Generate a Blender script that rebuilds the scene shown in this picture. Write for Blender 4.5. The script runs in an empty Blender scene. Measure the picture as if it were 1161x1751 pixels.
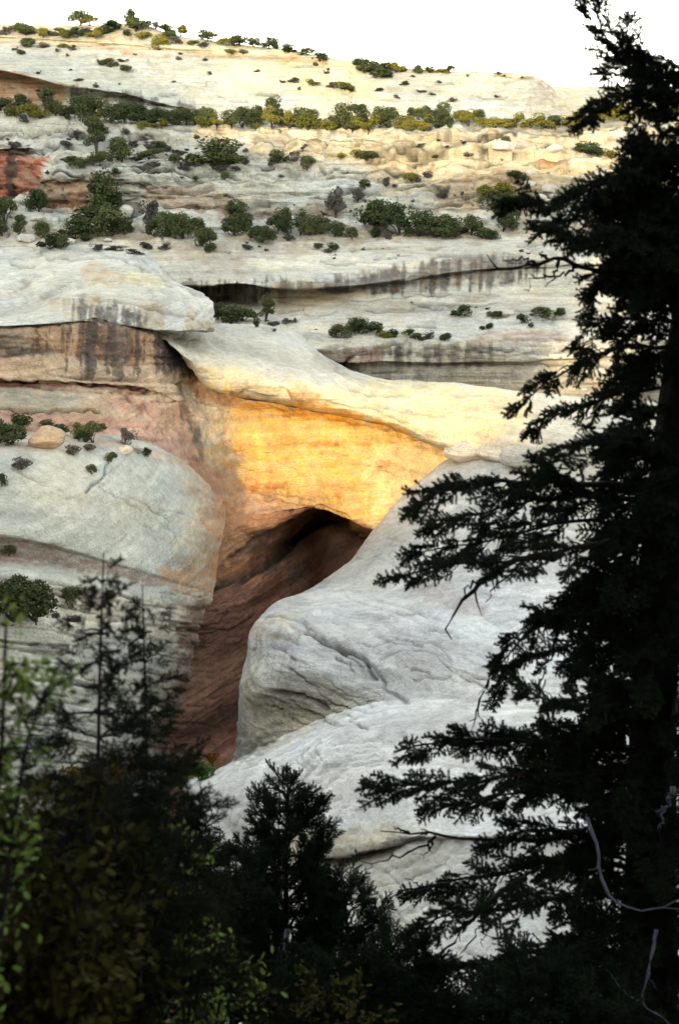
import bpy, math, random
import numpy as np
from mathutils import Vector

# ------------------------------------------------------------------ camera, sky, sun, exposure
SC = bpy.context.scene
COL = SC.collection
R = math.radians
PITCH = math.atan((875.5 - 150) / 2432.0)
FPX = 2432.0
cam_data = bpy.data.cameras.new("camera")
cam_data.sensor_fit = 'VERTICAL'
cam_data.sensor_height = 36.0
cam_data.lens = 36.0 * FPX / 1751.0
cam_data.clip_start = 0.1
cam_data.clip_end = 20000
cam_data.dof.use_dof = True
cam_data.dof.focus_distance = 150.0
cam_data.dof.aperture_fstop = 3.0
cam = bpy.data.objects.new("camera", cam_data)
COL.objects.link(cam)
cam.location = (0, 0, 0)
cam.rotation_euler = (math.pi / 2 - PITCH, 0, 0)
SC.camera = cam

SUN_E, SUN_A = R(16.5), R(14.0)          # elevation; angle left of straight behind the camera
TO_SUN = Vector((-math.sin(SUN_A) * math.cos(SUN_E), -math.cos(SUN_A) * math.cos(SUN_E), math.sin(SUN_E)))
world = bpy.data.worlds.new("World")
SC.world = world
world.use_nodes = True
nt = world.node_tree
bg = nt.nodes["Background"]
sky = nt.nodes.new("ShaderNodeTexSky")
sky.sky_type = 'NISHITA'
sky.sun_disc = False
sky.sun_elevation = SUN_E
sky.sun_rotation = math.atan2(TO_SUN.x, TO_SUN.y)
sky.altitude = 1800
sky.air_density = 1.0
sky.dust_density = 4.0
sky.ozone_density = 0.3
hsv = nt.nodes.new("ShaderNodeHueSaturation")        # thin white haze: a paler, warmer dome than a clear blue one
hsv.inputs["Saturation"].default_value = 0.35
nt.links.new(sky.outputs[0], hsv.inputs["Color"])
warm = nt.nodes.new("ShaderNodeMix")
warm.data_type = 'RGBA'
warm.blend_type = 'MULTIPLY'
warm.inputs["Factor"].default_value = 1.0
warm.inputs[7].default_value = (1.0, 0.98, 0.90, 1)
nt.links.new(hsv.outputs[0], warm.inputs[6])
nt.links.new(warm.outputs[2], bg.inputs[0])
bg.inputs[1].default_value = 0.15
sun_data = bpy.data.lights.new("sun", 'SUN')
sun_data.energy = 2.0
sun_data.angle = R(0.9)
sun_data.color = (0.47, 0.355, 0.225)
sun = bpy.data.objects.new("sun", sun_data)
COL.objects.link(sun)
sun.rotation_euler = TO_SUN.to_track_quat('Z', 'Y').to_euler()
SC.view_settings.view_transform = 'Standard'
SC.view_settings.look = 'None'
SC.view_settings.exposure = 2.78
SC.view_settings.gamma = 1.0
SC.view_settings.use_curve_mapping = False

# ------------------------------------------------------------------ numeric helpers
rng = np.random.default_rng(7)
random.seed(7)


def ray(px, py):
    x = (np.asarray(px, float) - 580.5) / FPX
    y = (875.5 - np.asarray(py, float)) / FPX
    c, s = math.cos(PITCH), math.sin(PITCH)
    return x, c + y * s, -s + y * c


def P(px, py, d):
    """point at forward distance d (metres) seen in direction px, py of the photograph"""
    rx, ry, rz = ray(px, py)
    k = np.asarray(d, float) / ry
    return np.stack([rx * k, ry * k, rz * k], -1)


def PV(px, py, d):
    return Vector([float(c) for c in P(px, py, d)])


def lin(r, g, b):
    c = np.array([r, g, b], float) / 255
    return np.where(c <= 0.04045, c / 12.92, ((c + 0.055) / 1.055) ** 2.4)


def A(r, g, b, k=0.78):
    return lin(r, g, b) * k


def _hash(i, j, k, seed):
    h = (i.astype(np.uint32) * np.uint32(374761393) + j.astype(np.uint32) * np.uint32(668265263)
         + k.astype(np.uint32) * np.uint32(2147483647) + np.uint32(seed * 144665 + 1013))
    h = (h ^ (h >> np.uint32(13))) * np.uint32(1274126177)
    h = h ^ (h >> np.uint32(16))
    return (h & np.uint32(0xffffff)).astype(np.float32) / np.float32(0xffffff)


def vnoise(x, y, z, seed=0):
    x, y, z = (np.asarray(a, np.float32) + np.zeros_like(np.asarray(x, np.float32)) for a in (x, y, z))
    xi, yi, zi = np.floor(x), np.floor(y), np.floor(z)
    fx, fy, fz = x - xi, y - yi, z - zi
    xi, yi, zi = xi.astype(np.int64), yi.astype(np.int64), zi.astype(np.int64)
    fx, fy, fz = (f * f * f * (f * (f * 6 - 15) + 10) for f in (fx, fy, fz))
    out = 0
    for a in (0, 1):
        for b in (0, 1):
            for c in (0, 1):
                w = (fx if a else 1 - fx) * (fy if b else 1 - fy) * (fz if c else 1 - fz)
                out = out + w * _hash(xi + a, yi + b, zi + c, seed)
    return out * 2 - 1


def fbm(x, y, z, octaves=4, seed=0, gain=0.5):
    s, a, t = 0, 1.0, 0
    for o in range(octaves):
        s = s + a * vnoise(x * 2 ** o, y * 2 ** o, z * 2 ** o, seed + o * 17)
        t += a
        a *= gain
    return s / t


def smooth(a, b, x):
    t = np.clip((x - a) / (b - a), 0, 1)
    return t * t * (3 - 2 * t)


def pchip(t, Y, q):
    """monotone cubic through rows Y (n, ...) at knots t, evaluated at q"""
    t = np.asarray(t, float)
    Y = np.asarray(Y, float)
    n = len(t)
    h = np.diff(t)
    hs = h.reshape((-1,) + (1,) * (Y.ndim - 1))
    dl = np.diff(Y, axis=0) / hs
    m = np.zeros_like(Y)
    if n > 2:
        w1, w2 = 2 * hs[1:] + hs[:-1], hs[1:] + 2 * hs[:-1]
        same = dl[:-1] * dl[1:] > 0
        with np.errstate(divide='ignore', invalid='ignore'):
            hm = (w1 + w2) / (w1 / dl[:-1] + w2 / dl[1:])
        m[1:-1] = np.where(same, np.nan_to_num(hm), 0)
    m[0], m[-1] = dl[0], dl[-1]
    k = np.clip(np.searchsorted(t, q, 'right') - 1, 0, n - 2)
    s = ((q - t[k]) / h[k])
    s = s.reshape((-1,) + (1,) * (Y.ndim - 1))
    hk = hs[k]
    return ((2 * s ** 3 - 3 * s ** 2 + 1) * Y[k] + (s ** 3 - 2 * s ** 2 + s) * hk * m[k]
            + (-2 * s ** 3 + 3 * s ** 2) * Y[k + 1] + (s ** 3 - s ** 2) * hk * m[k + 1])


def net(rows, step=2.6, nu=None):
    """control rows of (px, py, distance) -> dense grid (nv, nu, 3) of px, py, distance"""
    if nu is None:
        L = max(abs(np.array(r)[-1, 0] - np.array(r)[0, 0]) for r in rows)
        nu = int(L / step)
    rr = []
    for r in rows:
        r = np.array(r, float)
        t = np.concatenate([[0], np.cumsum(np.hypot(np.diff(r[:, 0]), 0.6 * np.diff(r[:, 1])) + 0.01)])
        rr.append(pchip(t / t[-1], r, np.linspace(0, 1, nu)))
    rr = np.array(rr)
    tv = [0.0]
    q = []
    for i in range(len(rows) - 1):
        g = np.abs(rr[i + 1] - rr[i])
        n = int(max(3, np.percentile(g[:, 1], 85) / step, g[:, 2].max() / 2.5))
        n = min(n, 120)
        q += list(i + np.arange(n) / n)
        tv.append(i + 1.0)
    q.append(len(rows) - 1.0)
    return pchip(np.array(tv), rr, np.array(q))


def poly_sd(X, Y, poly):
    """signed distance to polygon, positive inside"""
    p = np.array(poly, float)
    d = np.full(X.shape, 1e9)
    inside = np.zeros(X.shape, bool)
    for (x0, y0), (x1, y1) in zip(p, np.roll(p, -1, 0)):
        ex, ey = x1 - x0, y1 - y0
        L = ex * ex + ey * ey + 1e-9
        t = np.clip(((X - x0) * ex + (Y - y0) * ey) / L, 0, 1)
        d = np.minimum(d, np.hypot(X - x0 - t * ex, Y - y0 - t * ey))
        c = ((y0 > Y) != (y1 > Y))
        with np.errstate(divide='ignore', invalid='ignore'):
            xx = (x1 - x0) * (Y - y0) / (y1 - y0 + 1e-12) + x0
        inside ^= c & (X < xx)
    return np.where(inside, d, -d)


def line_d(X, Y, pts):
    p = np.array(pts, float)
    d = np.full(X.shape, 1e9)
    for (x0, y0), (x1, y1) in zip(p[:-1], p[1:]):
        ex, ey = x1 - x0, y1 - y0
        L = ex * ex + ey * ey + 1e-9
        t = np.clip(((X - x0) * ex + (Y - y0) * ey) / L, 0, 1)
        d = np.minimum(d, np.hypot(X - x0 - t * ex, Y - y0 - t * ey))
    return d


class Rock:
    """one sheet of terrain: grid of points, stains, painted shade and weathering"""

    def __init__(self, rows, base, step=2.6):
        g = net(rows, step)
        self.nv, self.nu = g.shape[:2]
        self.px, self.py, self.d = g[..., 0].copy(), g[..., 1].copy(), g[..., 2].copy()
        self.col = np.zeros(g.shape) + np.array(base)
        self.push = np.zeros(g.shape[:2])
        self.xyz = P(self.px, self.py, self.d)

    def stain(self, poly, color, feather=8, amount=1.0, breakup=0.5, scale=(40, 25), streak=False, seed=1):
        p = np.array(poly, float)
        m = feather * 2.5 + 5
        sel = ((self.px > p[:, 0].min() - m) & (self.px < p[:, 0].max() + m)
               & (self.py > p[:, 1].min() - m) & (self.py < p[:, 1].max() + m))
        if not sel.any():
            return self
        X, Y = self.px[sel], self.py[sel]
        sd = poly_sd(X, Y, poly)
        if streak:
            lean = 0.05 * (Y - p[:, 1].mean())
            c1 = vnoise((X + lean) / (scale[0] * 2.6), Y / 260.0, 0 * X, seed)
            c2 = vnoise((X + lean) / scale[0], Y / 160.0, 3 + 0 * X, seed + 1)
            c3 = vnoise((X + lean) / 2.2, Y / 50.0, 6 + 0 * X, seed + 2)
            colm = 0.55 * c1 + 0.55 * c2 + 0.25 * c3
            mott = fbm(X / 9, Y / 7, 0 * X, 3, seed + 4)
            w = smooth(-feather, feather, sd + 14 * colm + 4 * mott)
            w = w * smooth(-breakup - 0.05, 0.26, colm + 0.35 * mott) * (0.75 + 0.35 * mott)
        else:
            n = fbm(X / scale[0], Y / scale[1], 0 * X, 4, seed, 0.6) + 0.6 * fbm(X / 9, Y / 5, 0 * X, 3, seed + 6)
            w = smooth(-feather, feather, sd + n * feather * 2.2)
            w = w * (1 - breakup * smooth(-0.15, 0.4, fbm(X / scale[0] * 2, Y / scale[1] * 2, 3 + 0 * X, 4, seed + 3, 0.65)))
            w = np.clip(w * (0.88 + 0.5 * fbm(X / 14, Y / 8, 5 + 0 * X, 3, seed + 8)), 0, 1)
        w = (w * amount)[:, None]
        self.col[sel] = self.col[sel] * (1 - w) + np.array(color) * w
        return self

    def crack(self, pts, width=2.5, depth=0.5, dark=0.6, wob=3.0, seed=2):
        q = np.array(pts, float)
        m = width * 3 + wob + 2
        sel = ((self.px > q[:, 0].min() - m) & (self.px < q[:, 0].max() + m)
               & (self.py > q[:, 1].min() - m) & (self.py < q[:, 1].max() + m))
        if not sel.any():
            return self
        px, py = self.px[sel], self.py[sel]
        X = px + wob * vnoise(px / 14, py / 14, 0 * px, seed)
        Y = py + wob * vnoise(px / 14, py / 14, 7 + 0 * px, seed + 1)
        w = np.exp(-(line_d(X, Y, pts) / width) ** 2)
        self.push[sel] -= depth * w
        self.col[sel] *= (1 - dark * w)[..., None]
        return self

    def seams(self, box, n, length, tilt, seed, dark=0.6, depth=0.6, width=1.7):
        """short weathered cracks along the bedding"""
        r = random.Random(seed)
        for q in range(n):
            x, y = r.uniform(box[0], box[2]), r.uniform(box[1], box[3])
            L = r.uniform(*length)
            t = r.uniform(*tilt)
            pts = [(x, y), (x + L * 0.35, y + L * 0.35 * t + r.uniform(-2, 2)), (x + L * 0.7, y + L * 0.7 * t + r.uniform(-2, 2)), (x + L, y + L * t)]
            self.crack(pts, width * r.uniform(0.7, 1.3), depth * r.uniform(0.5, 1.3), dark * r.uniform(0.5, 1.2), 3, seed + q)
        return self

    def bulge(self, cx, cy, rx, ry, amount, ang=0.0, power=2):
        c, s = math.cos(R(ang)), math.sin(R(ang))
        X, Y = self.px - cx, self.py - cy
        u, v = (X * c + Y * s) / rx, (-X * s + Y * c) / ry
        self.push += amount * np.exp(-(u * u + v * v) ** (power / 2))
        return self

    def normals(self):
        x = self.xyz
        du = np.gradient(x, axis=1)
        dv = np.gradient(x, axis=0)
        n = np.cross(dv, du)
        n /= np.linalg.norm(n, axis=-1, keepdims=True) + 1e-9
        for _ in range(3):
            q = np.pad(n, ((1, 1), (1, 1), (0, 0)), 'edge')
            n = (q[:-2, 1:-1] + q[2:, 1:-1] + q[1:-1, :-2] + q[1:-1, 2:] + 2 * n)
            n /= np.linalg.norm(n, axis=-1, keepdims=True) + 1e-9
        return n

    def weather(self, strata=0.6, thick=2.0, lumps=0.5, lump_size=8.0, rough=0.15, seed=3, dip=0.0, mask=None, tint=0.12, w=None):
        x, y, z = (self.xyz[..., i] for i in range(3))
        w = (z + dip * x if w is None else w) + 1.6 * fbm(x / 30, y / 30, z / 30, 3, seed) + 0.5 * fbm(x / 7, y / 7, z / 7, 2, seed + 9)
        s = fbm(x / 90, y / 90, w / thick, 4, seed + 1, 0.6)
        sh = np.sign(s) * np.abs(s) ** 0.6
        k = 1.0 if mask is None else mask
        self.push += k * strata * sh
        self.push += k * lumps * fbm(x / lump_size, y / lump_size, z / lump_size, 4, seed + 2)
        self.push += k * rough * fbm(x / 1.5, y / 1.5, z / 0.9, 3, seed + 4, 0.6)
        self.tone(tint, seed)
        return self

    def beds(self, thick, amount, seed, mask=1.0, seam=0.3, joint=0.5, w=None, tint=0.10):
        """distinct beds that stand out or weather back, with seams between and upright joints"""
        x, y, z = (self.xyz[..., i] for i in range(3))
        w = (z if w is None else w) + 0.9 * fbm(x / 35, y / 35, z / 35, 3, seed) + 0.25 * fbm(x / 6, y / 6, z / 6, 2, seed + 1)
        for th, am in ((thick, 1.0), (thick * 0.37, 0.45)):
            q = w / th + 0.45 * vnoise(0 * w, 0 * w, w / th * 0.7, seed + 2)
            idx = np.floor(q)
            fr = q - idx
            out = fbm(x / 22, y / 22, idx * 7.31, 3, seed + 3) + 0.5 * vnoise(x / 5, y / 5, idx * 3.7, seed + 4)
            blk = vnoise(x / 3.2, y / 3.2, idx * 5.9, seed + 8)
            self.push += mask * am * amount * (out * 1.1 + 0.22 * blk) * (0.75 + 0.25 * fr)
            open_ = smooth(-0.1, 0.4, vnoise(x / 14, y / 14, idx * 1.9, seed + 5))
            sm = np.exp(-(np.minimum(fr, 1 - fr) * th / 0.16) ** 2) * open_
            self.push -= mask * am * 0.5 * sm
            self.col *= (1 - seam * am * np.clip(mask, 0, 1) * sm)[..., None]
            j = np.abs(vnoise(x / 9, y / 9, idx * 11.3, seed + 6))
            jm = np.exp(-(j / 0.035) ** 2) * smooth(0.1, 0.5, vnoise(x / 20, y / 20, idx * 2.3, seed + 7))
            self.push -= mask * am * joint * jm
            self.col *= (1 - 0.35 * am * np.clip(mask, 0, 1) * jm)[..., None]
            hue = vnoise(x / 60, y / 60, idx * 4.7, seed + 9)[..., None]
            self.col *= 1 + np.clip(mask, 0, 1)[..., None] * am * tint * hue * np.array([1.0, 1.3, 1.8]) if not np.isscalar(mask) else 1 + am * tint * hue * np.array([1.0, 1.3, 1.8])
        return self

    def flowlines(self, freq=9.0, amount=0.12, depth=0.04, seed=1):
        """cross-bed lines that follow the folds of the sheet"""
        v = (np.linspace(0, 1, self.nv) * self.nv / 14.0)[:, None] + 0 * self.px
        x, y, z = (self.xyz[..., i] for i in range(3))
        wv = v + 1.3 * fbm(self.px / 160, self.py / 160, 0 * v, 3, seed) + 0.12 * fbm(self.px / 16, self.py / 16, 0 * v, 2, seed + 1)
        n = fbm(self.px / 260, 0 * v, wv * freq / 6, 4, seed + 2, 0.75)
        gate = smooth(-0.25, 0.35, fbm(self.px / 70, self.py / 50, 2 + 0 * v, 3, seed + 3))
        n = n * (0.25 + 0.75 * gate)
        self.col *= np.clip(1 + amount * 2.2 * n, 0.5, 1.3)[..., None]
        self.push += depth * 2 * n
        d = smooth(0.16, 0.42, fbm(self.px / 46, self.py / 20, 4 + 0 * v, 5, seed + 5, 0.65))
        self.col *= (1 - 0.17 * d)[..., None]
        return self

    def tone(self, tint, seed):
        x, y, z = (self.xyz[..., i] for i in range(3))
        t = fbm(x / 14, y / 14, z / 6, 5, seed + 30, 0.6)
        t2 = fbm(x / 60, y / 60, (z + 0.6 * fbm(x / 20, y / 20, z / 20, 2, seed)) / 0.9, 3, seed + 40, 0.7)
        self.col *= np.clip(1 + tint * 1.6 * t + tint * 1.3 * t2, 0.3, 1.5)[..., None]
        warm = fbm(x / 20, y / 20, z / 5, 4, seed + 50)[..., None]
        self.col *= 1 + warm * np.array([0.05, 0.0, -0.10])

    def build(self, name, mat, **props):
        x = self.xyz + self.normals() * self.push[..., None]
        self.final = x
        o = grid_object(name, x, np.clip(self.col, 0.01, 0.8), mat)
        for k, v in props.items():
            o[k] = v
        return o


def mesh_object(name, verts, faces_flat, nper, mat, parent=None, smooth_shade=False, link=True):
    me = bpy.data.meshes.new(name)
    verts = np.ascontiguousarray(verts, np.float32).reshape(-1, 3)
    f = np.ascontiguousarray(faces_flat, np.int32).ravel()
    nf = len(f) // nper
    me.vertices.add(len(verts))
    me.vertices.foreach_set("co", verts.ravel())
    me.loops.add(len(f))
    me.loops.foreach_set("vertex_index", f)
    me.polygons.add(nf)
    me.polygons.foreach_set("loop_start", np.arange(nf, dtype=np.int32) * nper)
    if smooth_shade:
        me.polygons.foreach_set("use_smooth", np.ones(nf, bool))
    me.update(calc_edges=True)
    if mat is not None:
        for m in (mat if isinstance(mat, (list, tuple)) else [mat]):
            me.materials.append(m)
    o = bpy.data.objects.new(name, me)
    if link:
        COL.objects.link(o)
    if parent is not None:
        o.parent = parent
    return o


def grid_faces(nv, nu):
    i = np.arange(nv * nu).reshape(nv, nu)
    return np.stack([i[:-1, :-1], i[1:, :-1], i[1:, 1:], i[:-1, 1:]], -1).reshape(-1, 4)


def grid_object(name, xyz, col, mat, parent=None):
    nv, nu = xyz.shape[:2]
    o = mesh_object(name, xyz, grid_faces(nv, nu), 4, mat, parent, True)
    if col is not None:
        a = o.data.color_attributes.new("stain", 'FLOAT_COLOR', 'POINT')
        c = np.concatenate([col.reshape(-1, 3), np.ones((nv * nu, 1))], 1).astype(np.float32)
        a.data.foreach_set("color", c.ravel())
    return o


# ------------------------------------------------------------------ materials
def new_mat(name, rough=0.9):
    m = bpy.data.materials.new(name)
    m.use_nodes = True
    b = m.node_tree.nodes["Principled BSDF"]
    b.inputs["Roughness"].default_value = rough
    b.inputs["Specular IOR Level"].default_value = 0.15
    return m, m.node_tree, b


def rock_material(name, grain=1.0, streaks=0.5, bump=0.6, attr=True, base=(0.4, 0.36, 0.3), lines=0.6, zsq=4.0):
    m, t, b = new_mat(name, 0.92)
    N, Lk = t.nodes, t.links
    geo = N.new("ShaderNodeNewGeometry")
    if attr:
        at = N.new("ShaderNodeAttribute")
        at.attribute_name = "stain"
        colour = at.outputs["Color"]
    else:
        rgb = N.new("ShaderNodeRGB")
        rgb.outputs[0].default_value = (*base, 1)
        colour = rgb.outputs[0]

    def noise(scale, detail, squash=(1, 1, 1)):
        mp = N.new("ShaderNodeMapping")
        mp.inputs["Scale"].default_value = squash
        Lk.new(geo.outputs["Position"], mp.inputs[0])
        n = N.new("ShaderNodeTexNoise")
        n.inputs["Scale"].default_value = scale
        n.inputs["Detail"].default_value = detail
        n.inputs["Roughness"].default_value = 0.65
        Lk.new(mp.outputs[0], n.inputs[0])
        return n.outputs[0]

    def ramp(src, lo, hi, a, c):
        r = N.new("ShaderNodeMapRange")
        r.inputs[1].default_value, r.inputs[2].default_value = lo, hi
        r.inputs[3].default_value, r.inputs[4].default_value = a, c
        Lk.new(src, r.inputs[0])
        return r.outputs[0]

    def mul(c, f):
        mx = N.new("ShaderNodeVectorMath")
        mx.operation = 'SCALE'
        Lk.new(c, mx.inputs[0])
        Lk.new(f, mx.inputs[3])
        return mx.outputs[0]

    fine = noise(2.2 * grain, 6)
    speck = noise(0.55 * grain, 8)
    bed = noise(0.5 * grain, 6, (0.12, 0.12, zsq))
    colour = mul(colour, ramp(fine, 0.3, 0.7, 0.86, 1.14))
    colour = mul(colour, ramp(speck, 0.32, 0.62, 0.82, 1.10))
    colour = mul(colour, ramp(bed, 0.35, 0.65, 1 - 0.22 * streaks, 1 + 0.12 * streaks))
    sub = N.new("ShaderNodeMath")
    sub.operation = 'SUBTRACT'
    sub.inputs[1].default_value = 0.5
    Lk.new(bed, sub.inputs[0])
    ab = N.new("ShaderNodeMath")
    ab.operation = 'ABSOLUTE'
    Lk.new(sub.outputs[0], ab.inputs[0])
    colour = mul(colour, ramp(ab.outputs[0], 0.0, 0.03, 1 - 0.35 * lines, 1.0))
    pit = noise(3.4 * grain, 2)
    colour = mul(colour, ramp(pit, 0.66, 0.74, 1.0, 0.70))
    blot = noise(1.1 * grain, 4)
    colour = mul(colour, ramp(blot, 0.60, 0.72, 1.0, 0.80))
    Lk.new(colour, b.inputs["Base Color"])
    add = N.new("ShaderNodeMath")
    Lk.new(fine, add.inputs[0])
    m2 = N.new("ShaderNodeMath")
    m2.operation = 'MULTIPLY'
    m2.inputs[1].default_value = 1.5
    Lk.new(bed, m2.inputs[0])
    Lk.new(m2.outputs[0], add.inputs[1])
    a2 = N.new("ShaderNodeMath")
    Lk.new(add.outputs[0], a2.inputs[0])
    Lk.new(speck, a2.inputs[1])
    bp = N.new("ShaderNodeBump")
    bp.inputs["Strength"].default_value = bump
    bp.inputs["Distance"].default_value = 0.5 / grain
    Lk.new(a2.outputs[0], bp.inputs["Height"])
    Lk.new(bp.outputs[0], b.inputs["Normal"])
    return m


M_FAR = rock_material("banded_sandstone", 0.8, 0.5, 0.8)
M_MID = rock_material("pink_sandstone", 1.2, 0.35, 0.8, lines=0.35)
M_NEAR = rock_material("white_slickrock", 1.6, 0.55, 0.85, lines=0.30, zsq=1.3)
M_SOIL = rock_material("canyon_soil", 2.0, 0.2, 0.8, attr=False, base=(0.06, 0.045, 0.035))
M_FLOOR = rock_material("canyon_floor_sand", 1.0, 0.2, 0.6, attr=False, base=(0.26, 0.19, 0.14))
M_BLOCKER = rock_material("blocker_sandstone", 0.4, 1.0, 0.8, attr=False, base=(0.30, 0.24, 0.18))
# ------------------------------------------------------------------ terrain
WHITE = A(205, 203, 188)
CREAM = A(226, 216, 186)
GREY = A(176, 180, 168)
TAN = A(196, 172, 140)
PINK = A(178, 142, 120)
RED = A(165, 96, 66)
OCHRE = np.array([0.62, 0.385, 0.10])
DARK = np.array([0.045, 0.038, 0.034])
BROWN = A(120, 84, 66)

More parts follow.
